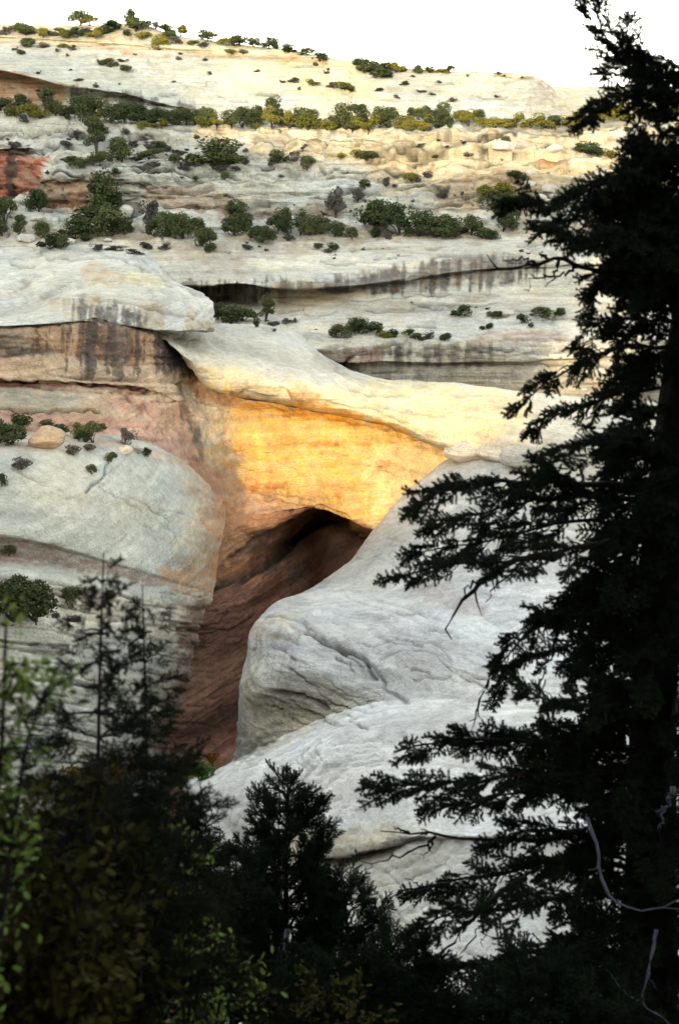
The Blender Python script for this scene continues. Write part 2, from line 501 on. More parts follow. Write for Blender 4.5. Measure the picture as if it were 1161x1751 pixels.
# --- far canyon side: mesa, tree ledge, banded cliffs, white band with alcove, bench behind the bridge
S = [(-350, 22, 520), (0, 42, 500), (100, 44, 498), (230, 42, 490), (300, 60, 485), (400, 76, 480), (500, 87, 470), (560, 97, 465),
     (640, 112, 460), (760, 121, 455), (870, 124, 450), (905, 128, 448), (935, 142, 446), (955, 168, 440), (985, 190, 440), (1161, 193, 450), (1500, 188, 470)]
far_rows = [
    [(x, 148, d + 900) for x, y, d in S],
    [(x, y + 14 if y < 130 else y + 3, d + 90) for x, y, d in S],
    [(x, y + 4, d + 16) for x, y, d in S],
    S,
    [(-350, 52, 500), (0, 62, 486), (100, 68, 480), (200, 74, 474), (300, 82, 469), (400, 88, 466), (500, 95, 462), (560, 103, 458), (640, 117, 456), (760, 127, 452), (870, 129, 448), (905, 133, 446), (935, 150, 444), (955, 176, 438), (985, 195, 437), (1161, 197, 445), (1500, 193, 465)],
    [(-350, 56, 501), (0, 66, 487), (100, 72, 481), (200, 78, 475), (300, 86, 470), (400, 92, 466), (500, 99, 462), (560, 106, 458), (640, 119, 455), (760, 129, 451), (870, 131, 447), (905, 136, 445), (935, 153, 443), (955, 178, 437), (985, 197, 435), (1161, 199, 442), (1500, 195, 460)],
    [(-350, 90, 475), (0, 100, 462), (100, 108, 455), (200, 118, 450), (300, 128, 447), (400, 132, 446), (500, 136, 444), (640, 148, 441), (760, 152, 440), (870, 152, 440), (915, 160, 438), (940, 175, 435), (955, 186, 432), (985, 200, 430), (1161, 203, 430), (1500, 200, 440)],
    [(-350, 108, 456), (0, 120, 442), (60, 133, 438), (115, 146, 434), (200, 157, 430), (280, 177, 426), (330, 187, 424), (420, 190, 422), (560, 188, 420), (760, 188, 420), (900, 190, 420), (960, 197, 418), (1161, 204, 418), (1500, 204, 420)],
    [(-350, 109, 468), (0, 121, 456), (60, 134, 452), (115, 147, 448), (200, 158, 440), (280, 178, 430), (330, 188, 424.5), (420, 191, 421), (560, 189, 419), (760, 189, 419), (900, 191, 419), (960, 198, 417), (1161, 205, 417), (1500, 205, 420)],
    [(-350, 178, 460), (0, 186, 446), (60, 187, 443), (115, 188, 439), (200, 190, 430), (280, 194, 422), (330, 196, 419), (420, 197, 417), (560, 196, 415), (760, 196, 415), (900, 198, 414), (960, 203, 412), (1161, 208, 412), (1500, 208, 415)],
    [(-350, 186, 420), (0, 195, 410), (60, 197, 408), (115, 200, 404), (200, 208, 400), (300, 216, 396), (420, 220, 394), (560, 221, 392), (760, 220, 391), (960, 222, 388), (1161, 218, 388), (1500, 215, 390)],
    [(-350, 215, 408), (0, 222, 402), (60, 224, 399), (115, 226, 396), (200, 232, 391), (300, 236, 388), (420, 240, 386), (560, 240, 385), (760, 240, 384), (960, 242, 381), (1161, 240, 380), (1500, 238, 382)],
    [(-350, 245, 395), (0, 250, 386), (60, 252, 383), (115, 254, 380), (200, 258, 378), (300, 262, 376), (420, 266, 375), (560, 266, 374), (760, 262, 374), (960, 265, 372), (1161, 262, 368), (1500, 260, 370)],
    [(-350, 250, 396), (0, 255, 388), (45, 258, 386), (75, 280, 374), (130, 284, 366), (200, 286, 364), (300, 292, 362), (420, 300, 361), (560, 300, 361), (760, 296, 362), (960, 300, 358), (1161, 298, 352), (1500, 296, 352)],
    [(-350, 330, 390), (0, 330, 383), (45, 332, 381), (70, 312, 366), (130, 306, 361), (200, 308, 359), (300, 318, 357), (420, 322, 356), (560, 326, 355), (760, 322, 355), (960, 326, 350), (1161, 330, 342), (1500, 330, 340)],
    [(-350, 350, 372), (0, 352, 368), (45, 350, 368), (75, 352, 366), (130, 350, 362), (200, 345, 360), (300, 346, 354), (420, 352, 352), (560, 352, 351), (760, 350, 350), (960, 352, 346), (1161, 352, 338), (1500, 350, 336)],
    [(-350, 380, 352), (0, 382, 350), (75, 376, 352), (150, 378, 350), (300, 372, 350), (420, 378, 348), (560, 374, 346), (760, 376, 345), (960, 378, 340), (1161, 378, 332), (1500, 375, 330)],
    [(-350, 412, 330), (0, 418, 326), (150, 412, 326), (300, 406, 328), (420, 404, 331), (560, 405, 331), (760, 402, 332), (880, 402, 332), (1161, 398, 326), (1500, 395, 325)],
    [(-350, 425, 322), (0, 428, 320), (150, 426, 321), (300, 420, 323), (420, 418, 325), (560, 416, 326), (760, 412, 327), (880, 410, 326), (1161, 408, 320), (1500, 405, 320)],
    [(-350, 470, 305), (0, 470, 305), (150, 462, 306), (300, 458, 307), (420, 458, 308), (560, 456, 308), (700, 448, 309), (800, 438, 311), (900, 434, 310), (1161, 425, 310), (1500, 420, 310)],
    [(-350, 500, 302), (0, 500, 302), (150, 495, 302), (300, 489, 302), (350, 487, 301), (400, 484, 300), (470, 490, 299), (560, 490, 299), (620, 486, 300), (700, 476, 301), (800, 462, 304), (900, 455, 305), (1161, 445, 306), (1500, 440, 306)],
    [(-350, 501, 306), (0, 501, 306), (150, 496, 306), (300, 488, 318), (350, 486, 322), (400, 484, 322), (470, 491, 308), (560, 491, 306), (620, 487, 305), (700, 477, 304.5), (800, 463, 306), (900, 456, 306.5), (1161, 446, 307), (1500, 441, 307)],
    [(-350, 520, 304), (0, 520, 304), (150, 515, 305), (300, 507, 316), (350, 508, 319), (400, 510, 318), (470, 514, 307), (560, 508, 304), (620, 504, 303), (700, 494, 303), (800, 482, 304), (900, 474, 304), (1161, 460, 305), (1500, 455, 305)],
    [(-350, 535, 298), (0, 535, 298), (150, 530, 299), (300, 528, 303), (400, 530, 302), (470, 534, 299), (560, 530, 297), (700, 524, 296), (800, 515, 296), (900, 512, 296), (1161, 505, 296), (1500, 500, 296)],
    [(-350, 570, 282), (0, 570, 282), (150, 565, 284), (300, 562, 286), (400, 562, 284), (470, 566, 280), (560, 570, 276), (640, 574, 274), (760, 572, 273), (900, 566, 273), (1161, 560, 272), (1500, 555, 272)],
    [(-350, 600, 268), (0, 600, 268), (150, 595, 268), (300, 588, 269), (440, 590, 266), (540, 598, 263), (580, 600, 264), (615, 600, 266), (650, 588, 266), (700, 584, 265), (800, 584, 265), (930, 584, 265), (1161, 578, 264), (1500, 572, 264)],
    [(-350, 612, 268), (0, 612, 268), (150, 610, 268), (300, 606, 269), (440, 606, 267), (540, 614, 264), (580, 622, 264), (615, 622, 264), (650, 620, 263.5), (700, 620, 263.5), (800, 618, 263.5), (930, 614, 263.5), (1161, 606, 263), (1500, 600, 263)],
    [(-350, 616, 271), (0, 616, 271), (300, 610, 272), (440, 610, 269), (540, 620, 268), (580, 628, 269), (615, 628, 267), (650, 624, 266), (700, 623.5, 265.5), (800, 621, 265.3), (930, 617, 265), (1161, 609, 265), (1500, 603, 265)],
    [(-350, 660, 268), (0, 660, 268), (300, 655, 269), (540, 655, 268), (650, 655, 265), (800, 655, 264.5), (930, 650, 264), (1161, 645, 262), (1500, 640, 262)],
    [(-350, 720, 276), (0, 720, 276), (540, 720, 276), (800, 720, 272), (1161, 720, 265), (1500, 720, 262)],
    [(-350, 860, 285), (0, 860, 285), (540, 870, 290), (800, 880, 285), (1161, 880, 280), (1500, 880, 275)],
    [(-350, 1000, 285), (0, 1000, 285), (540, 985, 287), (640, 985, 284), (800, 1000, 280), (1161, 1000, 275), (1500, 1000, 270)],
    [(-350, 1080, 270), (0, 1080, 270), (540, 1060, 268), (640, 1060, 266), (800, 1080, 264), (1161, 1080, 262), (1500, 1080, 262)],
]
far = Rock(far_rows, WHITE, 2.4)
f = far
f.stain([(-400, 0), (250, 0), (480, 80), (1000, 130), (1000, 100), (1500, 100), (1500, 215), (960, 210), (940, 135), (600, 118), (300, 92), (0, 72), (-400, 70)], A(196, 184, 150), 4, 0.9, 0.4)
f.stain([(380, 85), (600, 100), (660, 140), (640, 175), (580, 185), (500, 160), (380, 140)], A(240, 226, 180), 18, 0.8, 0.3)
f.stain([(150, 72), (250, 94), (500, 97), (560, 104), (560, 109), (480, 104), (250, 100)], A(190, 130, 88), 3, 0.7, 0.5)
f.stain([(-400, 100), (0, 118), (112, 146), (105, 192), (0, 190), (-400, 190)], A(196, 150, 112), 4, 0.9, 0.2)
f.stain([(112, 144), (220, 158), (290, 178), (330, 186), (290, 193), (200, 193), (105, 192)], DARK * 1.6, 4, 0.95, 0.25, (14, 40), True)
f.stain([(880, 125), (935, 138), (960, 195), (890, 192), (905, 150)], A(150, 132, 112), 6, 0.6, 0.6, (14, 30))
f.stain([(330, 215), (560, 220), (960, 225), (1161, 222), (1161, 300), (960, 300), (700, 285), (560, 262), (330, 245)], A(226, 200, 150), 8, 0.65, 0.4, (120, 10))
f.stain([(620, 262), (960, 265), (990, 330), (900, 370), (760, 345), (640, 310)], A(222, 200, 158), 14, 0.8, 0.3, (80, 12))
f.stain([(915, 265), (965, 270), (972, 292), (925, 290)], A(205, 150, 105), 5, 0.9, 0.2)
f.stain([(740, 300), (900, 300), (880, 372), (740, 368)], A(190, 160, 128), 14, 0.7, 0.4)
f.stain([(-400, 248), (0, 252), (84, 272), (60, 330), (0, 338), (-400, 345)], A(172, 92, 58), 4, 0.95, 0.15, (30, 60))
f.stain([(13, 262), (28, 262), (28, 335), (13, 335)], DARK, 2, 0.9, 0.1, (10, 60))
f.stain([(70, 300), (130, 306), (200, 300), (190, 350), (120, 362), (75, 358)], A(196, 152, 116), 6, 0.9, 0.25, (20, 60))
f.stain([(240, 312), (330, 318), (420, 340), (420, 378), (300, 372), (240, 340)], A(190, 162, 134), 8, 0.75, 0.5, (40, 30))
f.stain([(300, 350), (470, 355), (580, 362), (580, 376), (300, 374)], A(150, 112, 86), 5, 0.7, 0.5, (60, 20))
f.stain([(-400, 385), (300, 388), (420, 392), (900, 388), (1161, 385), (1161, 408), (880, 412), (420, 412), (300, 408), (150, 412), (-400, 415)], A(178, 158, 132), 6, 0.75, 0.4)
f.stain([(300, 412), (420, 415), (520, 430), (420, 455), (330, 455), (300, 440)], A(176, 162, 142), 10, 0.6, 0.4)
# varnish along the white lip
f.stain([(300, 486), (420, 482), (480, 484), (480, 512), (380, 514), (312, 506)], DARK * 1.2, 3, 0.95, 0.35, (5, 60), True)
f.stain([(470, 486), (560, 484), (640, 470), (740, 450), (860, 440), (930, 445), (930, 470), (800, 492), (640, 498), (540, 496)], DARK * 1.4, 6, 1.0, 0.45, (6, 70), True, 8)
f.stain([(600, 465), (820, 445), (860, 470), (700, 495), (600, 500)], A(150, 120, 90), 5, 0.45, 0.1, (7, 60), True, 11)
f.stain([(470, 492), (620, 500), (560, 525), (470, 530)], A(216, 190, 142), 6, 0.6, 0.3)
f.stain([(340, 525), (560, 520), (800, 505), (1000, 500), (1000, 545), (560, 550), (400, 555)], A(186, 180, 166), 10, 0.6, 0.4)
f.stain([(790, 580), (830, 568), (920, 562), (980, 570), (960, 586), (800, 590)], A(164, 134, 112), 4, 0.75, 0.45, (24, 8))
f.stain([(590, 600), (700, 590), (860, 596), (860, 622), (600, 626)], DARK * 2.0, 5, 0.9, 0.4, (10, 40), True, 4)
f.stain([(590, 598), (650, 592), (650, 626), (590, 630)], A(150, 116, 94), 4, 0.7, 0.2)
f.stain([(672, 590), (692, 590), (690, 640), (675, 640)], DARK, 3, 0.8, 0.2)
f.stain([(540, 600), (600, 596), (605, 640), (590, 652), (540, 636)], A(120, 100, 84), 6, 0.7, 0.2)
f.stain([(600, 628), (940, 622), (940, 665), (600, 660)], A(168, 168, 158), 5, 0.8, 0.5, (18, 20))
f.stain([(640, 640), (760, 640), (780, 665), (600, 668)], DARK * 3, 5, 0.6, 0.3, (14, 20), True)
# the recess seen through the arch
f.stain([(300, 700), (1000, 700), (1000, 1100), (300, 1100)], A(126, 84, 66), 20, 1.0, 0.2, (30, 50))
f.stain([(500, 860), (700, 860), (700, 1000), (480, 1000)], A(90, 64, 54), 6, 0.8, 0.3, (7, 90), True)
for c in ([(580, 634), (600, 612), (612, 600), (650, 592), (694, 583)],):
    f.crack(c, 2.5, 1.0, 0.7)
for c in ([(120, 205), (112, 225), (135, 240)], [(200, 215), (215, 240)], [(440, 262), (560, 262), (590, 258)], [(480, 293), (540, 292)], [(560, 305), (600, 297), (615, 300)],
          [(690, 238), (780, 243)], [(860, 250), (935, 256)], [(280, 326), (330, 330)], [(400, 306), (470, 310)], [(120, 303), (165, 303), (190, 296)], [(20, 228), (110, 230)],
          [(60, 256), (150, 262)], [(800, 272), (850, 266)], [(330, 300), (420, 300)], [(260, 250), (340, 262)], [(680, 260), (760, 262)], [(560, 292), (700, 288)],
          [(480, 532), (520, 528)], [(760, 436), (840, 440)], [(600, 425), (700, 420)], [(300, 222), (360, 230)]):
    f.crack(c, 1.8, 0.9, 0.45)
mk = smooth(208, 225, f.py) * (1 - smooth(395, 415, f.py)) + 0.22
mk = mk * (1 - 0.5 * smooth(700, 720, f.py))
f.stain([(470, 484), (560, 478), (650, 462), (760, 446), (860, 438), (935, 445), (900, 462), (800, 468), (700, 482), (620, 494), (480, 497)], A(112, 104, 96), 7, 0.75, 0.3, (30, 10), seed=14)  # soft shade of the overhanging lip, painted as a grey band
f.seams((420, 590, 940, 650), 14, (30, 120), (-0.03, 0.03), 111, 0.6, 0.5, 1.6)
f.seams((480, 500, 940, 530), 8, (30, 120), (-0.1, 0.0), 112, 0.5, 0.4, 1.5)
f.seams((0, 226, 940, 385), 90, (25, 110), (-0.06, 0.06), 101, 0.75, 1.0, 1.7)
f.seams((300, 415, 940, 455), 10, (30, 100), (-0.10, 0.02), 102, 0.5, 0.6, 1.5)
f.seams((400, 515, 940, 580), 14, (25, 90), (-0.08, 0.06), 103, 0.5, 0.6, 1.5)
f.seams((150, 70, 880, 185), 26, (14, 70), (0.0, 0.18), 104, 0.45, 0.5, 1.5)
f.col *= (1 - 0.13 * (1 - smooth(395, 415, f.py)))[..., None] * (1 + (1 - smooth(395, 415, f.py))[..., None] * np.array([-0.03, 0.0, 0.0]))
f.weather(0.9, 3.2, 1.2, 16, 0.35, 3, 0.0, mk, 0.15)
f.beds(2.2, 2.7, 81, np.clip(mk, 0, 1) * 0.9 + 0.05, 0.95, 1.8, tint=0.18)
blot = fbm(f.px / 34, f.py / 9, 0 * f.px, 5, 93, 0.7)
band = np.clip(smooth(206, 225, f.py) * (1 - smooth(392, 410, f.py)), 0, 1)
f.col *= (1 - 0.42 * smooth(0.10, 0.36, blot) * band)[..., None] * np.where((blot > 0.08)[..., None], np.array([1.0, 0.97, 0.88]), 1.0)
f.flowlines(7, 0.05, 0.03, 82)
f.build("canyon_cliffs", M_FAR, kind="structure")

# --- slickrock dome with its overhanging nose, left
knob = Rock([
    [(-300, 424, 324), (0, 424, 322), (100, 420, 321), (200, 420, 321), (260, 436, 317), (300, 462, 318)],
    [(-300, 430, 318), (0, 430, 316), (100, 428, 315), (200, 428, 315), (260, 443, 311), (299, 470, 312)],
    [(-300, 462, 290), (0, 466, 286), (100, 456, 284), (200, 456, 282), (262, 464, 284), (300, 483, 294)],
    [(-300, 505, 250), (0, 510, 246), (100, 498, 242), (200, 488, 240), (290, 490, 250), (350, 503, 256)],
    [(-300, 530, 216), (0, 534, 213), (100, 520, 212), (200, 518, 216), (300, 514, 230), (363, 517, 242)],
    [(-300, 548, 190), (0, 552, 188), (80, 540, 193), (150, 535, 201), (240, 544, 211), (310, 545, 219), (345, 548, 224), (368, 541, 233)],
    [(-300, 553, 187), (0, 557, 185), (80, 553, 189), (150, 548, 196), (240, 560, 208), (310, 566, 215), (350, 566, 222), (367, 560, 230)],
    [(-300, 555, 187.3), (0, 559, 185.3), (80, 555, 189.3), (150, 550, 196.3), (240, 561, 209.5), (310, 567, 221), (350, 567, 228), (364, 564, 234)],
    [(-300, 552, 194), (0, 556, 192), (80, 552, 196), (150, 546, 203), (240, 555, 218), (310, 560, 232), (350, 560, 240), (360, 558, 245)],
], A(208, 206, 190), 2.4)
k = knob
k.stain([(140, 455), (175, 450), (215, 470), (215, 492), (180, 490), (150, 484)], A(205, 170, 118), 7, 0.7, 0.4)
k.stain([(225, 465), (285, 470), (270, 495), (220, 490)], A(228, 212, 150), 8, 0.8, 0.3)
k.stain([(75, 512), (170, 508), (330, 535), (352, 562), (240, 562), (120, 545)], A(196, 172, 128), 8, 0.7, 0.3, (8, 40), True)
k.stain([(125, 522), (185, 524), (245, 545), (245, 560), (165, 552), (140, 545)], DARK * 1.5, 4, 0.85, 0.05, (5, 40), True, 6)
k.stain([(118, 520), (200, 524), (262, 548), (262, 566), (180, 556), (130, 548)], DARK * 1.6, 4, 0.9, 0.15, (5, 60), True, 19)
k.stain([(210, 530), (255, 535), (250, 552), (215, 545)], DARK * 2, 4, 0.7, 0.1, (5, 30), True, 9)
for c in ([(200, 440), (270, 462), (282, 476)], [(80, 440), (160, 442)], [(20, 452), (60, 452)], [(60, 512), (140, 506), (230, 520), (330, 545)]):
    k.crack(c, 2.2, 0.7, 0.35)
k.weather(0.35, 2.5, 0.9, 14, 0.18, 21, tint=0.12)
k.beds(1.8, 0.28, 83, 0.8, 0.35, 0.2)
k.flowlines(8, 0.08, 0.03, 84)
k.build("slickrock_dome", M_FAR, kind="structure")

# --- wall left of the bridge and the face of the bridge: one continuous face (the bridge's part is split off below)
FACE = [
    [(-300, 546, 194), (0, 550, 192), (150, 542, 203), (240, 552, 216), (300, 592, 223), (345, 622, 228), (400, 650, 229), (480, 664, 228), (560, 684, 228), (640, 705, 228), (700, 725, 228), (790, 772, 229)],
    [(-300, 556, 187.6), (0, 560, 185.6), (80, 556, 189.6), (150, 552, 196.5), (240, 566, 209.2), (300, 602, 217), (345, 640, 222.5), (400, 678, 224), (480, 694, 224.5), (560, 706, 225), (640, 716, 225.5), (700, 738, 226), (790, 778, 227)],
    [(-300, 600, 187), (0, 608, 184.5), (150, 602, 193.5), (240, 612, 206), (300, 644, 214), (345, 685, 219.5), (400, 705, 222), (480, 720, 223), (560, 733, 223.5), (640, 746, 224), (700, 765, 224), (790, 792, 225)],
    [(-300, 642, 185.5), (0, 650, 183), (150, 655, 191), (240, 662, 202), (300, 684, 210), (345, 722, 216), (390, 756, 220), (480, 775, 222), (560, 788, 222.5), (640, 802, 222.5), (690, 816, 222.5), (770, 815, 224)],
    [(-300, 645, 187), (0, 653, 184.5), (150, 658, 192), (240, 665, 203), (300, 687, 210.5), (345, 725, 216), (390, 760, 219.8), (480, 780, 221.8), (560, 792, 222.2), (640, 806, 222.2), (690, 820, 222.2), (760, 820, 224)],
    [(-300, 690, 182), (0, 695, 179), (150, 702, 187), (240, 718, 198), (300, 742, 206), (345, 776, 211), (395, 815, 215), (480, 830, 217.5), (560, 845, 219), (630, 862, 220), (680, 850, 221), (750, 840, 223)],
    [(-300, 735, 176), (0, 738, 173), (150, 745, 182), (240, 762, 192), (300, 788, 200), (340, 815, 205), (385, 862, 207), (440, 878, 209), (495, 872, 212), (540, 866, 215), (585, 881, 217), (640, 905, 218.5), (700, 880, 221)],
]
UNDER = [
    FACE[-1][5:],
    [(335, 850, 200.5), (378, 895, 203), (440, 902, 207), (495, 885, 213), (543, 868, 222), (588, 883, 226), (640, 907, 226), (700, 885, 228)],
    [(335, 905, 195), (372, 940, 198.5), (430, 930, 208), (490, 903, 221), (548, 871, 238), (592, 884, 242), (640, 908, 242), (700, 890, 242)],
    [(335, 955, 191), (368, 985, 195), (425, 968, 207), (480, 936, 224), (530, 900, 244), (570, 888, 256), (640, 912, 256), (700, 900, 256)],
    [(335, 975, 188), (366, 1004, 191), (425, 992, 201), (475, 965, 213), (528, 925, 230), (566, 900, 246), (620, 915, 262), (700, 920, 262)],
    [(333, 1000, 186), (368, 1022, 189), (425, 1015, 198), (475, 998, 210), (530, 965, 225), (580, 930, 244), (640, 940, 258), (700, 950, 260)],
    [(330, 1040, 184), (370, 1060, 187), (425, 1060, 195), (480, 1045, 207), (540, 1020, 222), (600, 1000, 240), (660, 990, 254), (700, 1000, 256)],
    [(310, 1130, 179), (360, 1140, 184), (420, 1140, 193), (480, 1125, 205), (540, 1100, 218), (600, 1080, 235), (700, 1080, 250)],
    [(285, 1240, 172), (345, 1250, 180), (410, 1250, 189), (480, 1230, 201), (560, 1200, 215), (700, 1180, 240)],
    [(265, 1325, 166), (330, 1330, 175), (400, 1335, 184), (480, 1310, 195), (560, 1290, 210), (700, 1280, 235)],
    [(250, 1420, 160), (330, 1420, 168), (400, 1420, 178), (480, 1400, 190), (560, 1380, 205), (700, 1380, 230)],
]


def paint_face(w):
    w.stain([(-350, 600), (0, 612), (140, 615), (270, 620), (330, 690), (340, 770), (240, 745), (150, 730), (-350, 725)], A(198, 172, 142), 12, 0.8, 0.2)
    w.stain([(40, 560), (150, 553), (245, 562), (290, 600), (270, 625), (140, 615), (50, 600)], A(188, 148, 112), 6, 0.85, 0.2, (12, 80))
    w.stain([(-350, 565), (0, 565), (50, 575), (110, 600), (80, 608), (-350, 605)], A(110, 98, 88), 5, 0.8, 0.3, (30, 14))
    w.stain([(10, 596), (105, 600), (60, 606), (10, 606)], DARK, 3, 0.8, 0.3)
    w.stain([(60, 555), (255, 560), (330, 640), (300, 645), (240, 615), (150, 610), (60, 600)], A(96, 66, 52), 5, 0.95, 0.25, (6, 160), True, 12)
    w.stain([(90, 556), (250, 556), (320, 625), (250, 640), (150, 640), (90, 625)], DARK * 1.5, 5, 0.9, -0.05, (5, 160), True, 17)
    w.stain([(142, 560), (160, 555), (160, 648), (146, 648)], DARK * 1.4, 5, 0.8, 0.2, (6, 90))
    w.stain([(258, 570), (272, 570), (352, 622), (356, 652), (310, 640), (285, 628)], DARK, 5, 0.95, 0.1, (5, 90))
    w.stain([(-350, 648), (0, 650), (150, 656), (265, 667), (260, 674), (150, 664), (-350, 662)], A(150, 96, 84), 3, 0.8, 0.2)
    w.stain([(-350, 664), (0, 664), (110, 668), (150, 680), (130, 695), (-350, 695)], A(176, 178, 160), 5, 0.8, 0.3, (90, 8))
    w.stain([(180, 672), (330, 690), (330, 745), (250, 720), (180, 700)], A(196, 150, 122), 10, 0.7, 0.3, (20, 16))
    w.stain([(205, 676), (222, 676), (218, 694), (205, 690)], A(130, 82, 64), 4, 0.8, 0.2)
    w.stain([(232, 690), (250, 688), (246, 706), (234, 702)], A(130, 82, 64), 4, 0.8, 0.2)
    w.stain([(-350, 700), (0, 700), (150, 708), (330, 745), (345, 800), (250, 770), (150, 745), (-350, 735)], A(186, 142, 124), 6, 0.85, 0.25)
    w.stain([(315, 670), (360, 680), (390, 740), (372, 790), (335, 730)], A(206, 200, 178), 8, 0.8, 0.3, (12, 60))
    w.stain([(305, 650), (312, 650), (318, 690), (340, 740), (355, 790), (345, 790), (322, 735), (308, 690)], DARK * 2, 3, 0.8, 0.1, (6, 60))
    w.stain([(330, 650), (410, 680), (405, 695), (345, 690)], A(160, 116, 92), 5, 0.7, 0.3)
    w.stain([(325, 770), (385, 800), (395, 850), (400, 880), (350, 850), (325, 815)], A(170, 122, 98), 10, 0.8, 0.3)
    # iron-stained face of the bridge, with golden sunlight painted into the ochre
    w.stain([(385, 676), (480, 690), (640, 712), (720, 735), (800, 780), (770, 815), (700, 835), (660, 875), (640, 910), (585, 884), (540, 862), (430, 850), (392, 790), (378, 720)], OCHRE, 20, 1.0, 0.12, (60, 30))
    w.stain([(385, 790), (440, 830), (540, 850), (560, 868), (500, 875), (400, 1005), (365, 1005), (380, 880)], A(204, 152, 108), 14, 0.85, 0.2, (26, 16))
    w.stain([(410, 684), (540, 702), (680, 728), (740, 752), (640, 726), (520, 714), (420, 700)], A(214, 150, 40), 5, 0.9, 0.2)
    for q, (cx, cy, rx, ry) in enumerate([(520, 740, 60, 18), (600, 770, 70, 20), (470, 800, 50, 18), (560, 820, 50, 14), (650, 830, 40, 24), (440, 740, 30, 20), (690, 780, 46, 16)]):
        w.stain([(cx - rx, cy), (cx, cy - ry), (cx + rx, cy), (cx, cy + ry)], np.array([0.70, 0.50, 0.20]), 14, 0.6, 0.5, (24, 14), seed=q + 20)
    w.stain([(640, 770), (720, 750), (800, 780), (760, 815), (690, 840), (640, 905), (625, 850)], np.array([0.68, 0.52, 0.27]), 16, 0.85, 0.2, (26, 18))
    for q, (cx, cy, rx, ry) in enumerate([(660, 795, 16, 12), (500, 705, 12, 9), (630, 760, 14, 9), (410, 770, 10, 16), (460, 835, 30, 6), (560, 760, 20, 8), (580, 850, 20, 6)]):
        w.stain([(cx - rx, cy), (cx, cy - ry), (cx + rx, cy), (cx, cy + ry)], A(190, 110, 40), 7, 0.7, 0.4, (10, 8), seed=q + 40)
    # underside and lower wall: own browns, recess shade painted in as dark bands
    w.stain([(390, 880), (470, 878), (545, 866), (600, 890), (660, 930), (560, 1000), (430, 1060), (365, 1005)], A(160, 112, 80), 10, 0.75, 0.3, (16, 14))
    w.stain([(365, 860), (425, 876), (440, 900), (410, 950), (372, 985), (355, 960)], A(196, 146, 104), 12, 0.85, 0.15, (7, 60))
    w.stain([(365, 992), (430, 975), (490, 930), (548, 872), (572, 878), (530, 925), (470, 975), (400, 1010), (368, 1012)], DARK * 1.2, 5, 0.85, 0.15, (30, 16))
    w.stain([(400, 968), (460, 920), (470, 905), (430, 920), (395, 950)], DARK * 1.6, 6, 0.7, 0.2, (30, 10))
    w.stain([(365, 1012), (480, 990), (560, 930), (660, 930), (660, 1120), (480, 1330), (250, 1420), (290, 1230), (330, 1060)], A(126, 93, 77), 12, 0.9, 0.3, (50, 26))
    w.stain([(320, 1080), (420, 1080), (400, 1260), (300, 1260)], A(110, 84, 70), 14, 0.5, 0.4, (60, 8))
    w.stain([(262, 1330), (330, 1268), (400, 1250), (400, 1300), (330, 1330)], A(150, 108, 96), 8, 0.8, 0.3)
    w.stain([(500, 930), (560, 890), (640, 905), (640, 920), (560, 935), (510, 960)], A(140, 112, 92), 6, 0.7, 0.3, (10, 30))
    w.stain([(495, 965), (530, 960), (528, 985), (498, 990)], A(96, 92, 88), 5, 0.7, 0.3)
    w.crack([(0, 698), (130, 702), (170, 705)], 1.8, 0.8, 0.75)
    w.crack([(0, 650), (150, 658), (262, 668)], 1.6, 0.6, 0.7)
    w.crack([(455, 850), (560, 868)], 2.0, 0.4, 0.3)
    w.crack([(560, 716), (690, 738)], 1.8, 0.5, 0.35)
    w.crack([(370, 1002), (430, 985), (480, 945), (520, 905)], 4, 1.2, 0.4)
    w.crack([(390, 960), (450, 915), (500, 890)], 3, 0.8, 0.35)
    for q in range(16):
        r = random.Random(q)
        x, y = r.uniform(330, 520), r.uniform(1040, 1290)
        w.crack([(x - r.uniform(20, 60), y + r.uniform(5, 30)), (x, y), (x + r.uniform(20, 60), y - r.uniform(10, 40))], 1.6, 0.3, 0.3, seed=q)
    for q in range(10):
        r = random.Random(q + 50)
        x, y = r.uniform(420, 720), r.uniform(745, 850)
        w.crack([(x - r.uniform(10, 40), y - r.uniform(0, 8)), (x + r.uniform(10, 40), y + r.uniform(0, 10))], 1.5, 0.35, 0.25, seed=q)
    w.bulge(500, 690, 14, 12, -0.5).bulge(430, 770, 60, 40, 0.6).bulge(620, 790, 50, 30, 0.8).bulge(660, 850, 30, 40, 0.6)
    lowm = smooth(880, 960, w.py + 0.1 * (w.px - 450)) * smooth(300, 370, w.px + 0.4 * (w.py - 1000))
    al, ac = w.px * 0.87 - w.py * 0.5, w.px * 0.5 + w.py * 0.87
    ac = ac + 16 * fbm(w.px / 120, w.py / 120, 0 * w.px, 3, 94)
    mo = fbm(al / 150, ac / 13, 0 * w.px, 5, 95, 0.65)
    mb = fbm(al / 200, ac / 60, 3 + 0 * w.px, 3, 96)
    w.col *= np.clip(1 + lowm * (0.55 * mo + 0.7 * mb), 0.4, 1.7)[..., None] * (1 + lowm[..., None] * mb[..., None] * np.array([0.0, 0.12, 0.15]))
    w.push += lowm * (0.28 * mo + 0.8 * mb)
    w.weather(0.15, 1.6, 0.55, 7, 0.22, 33, tint=0.15)
    lw = 1 - smooth(330, 400, w.px)
    w.beds(1.7, 0.35, 85, 0.12 + 0.7 * lw, 0.4, 0.3, w=-(w.py - 0.05 * w.px) * 0.075)
    x_, y_, z_ = (w.xyz[..., i_] for i_ in range(3))
    w.push += 0.30 * (1 - lw) * fbm(x_ / 2.5, y_ / 2.5, z_ / 3.5, 4, 91, 0.6)
    w.col *= np.clip(1 + 0.30 * fbm(x_ / 2.2, y_ / 2.2, z_ / 4.5, 5, 92, 0.65), 0.5, 1.4)[..., None]


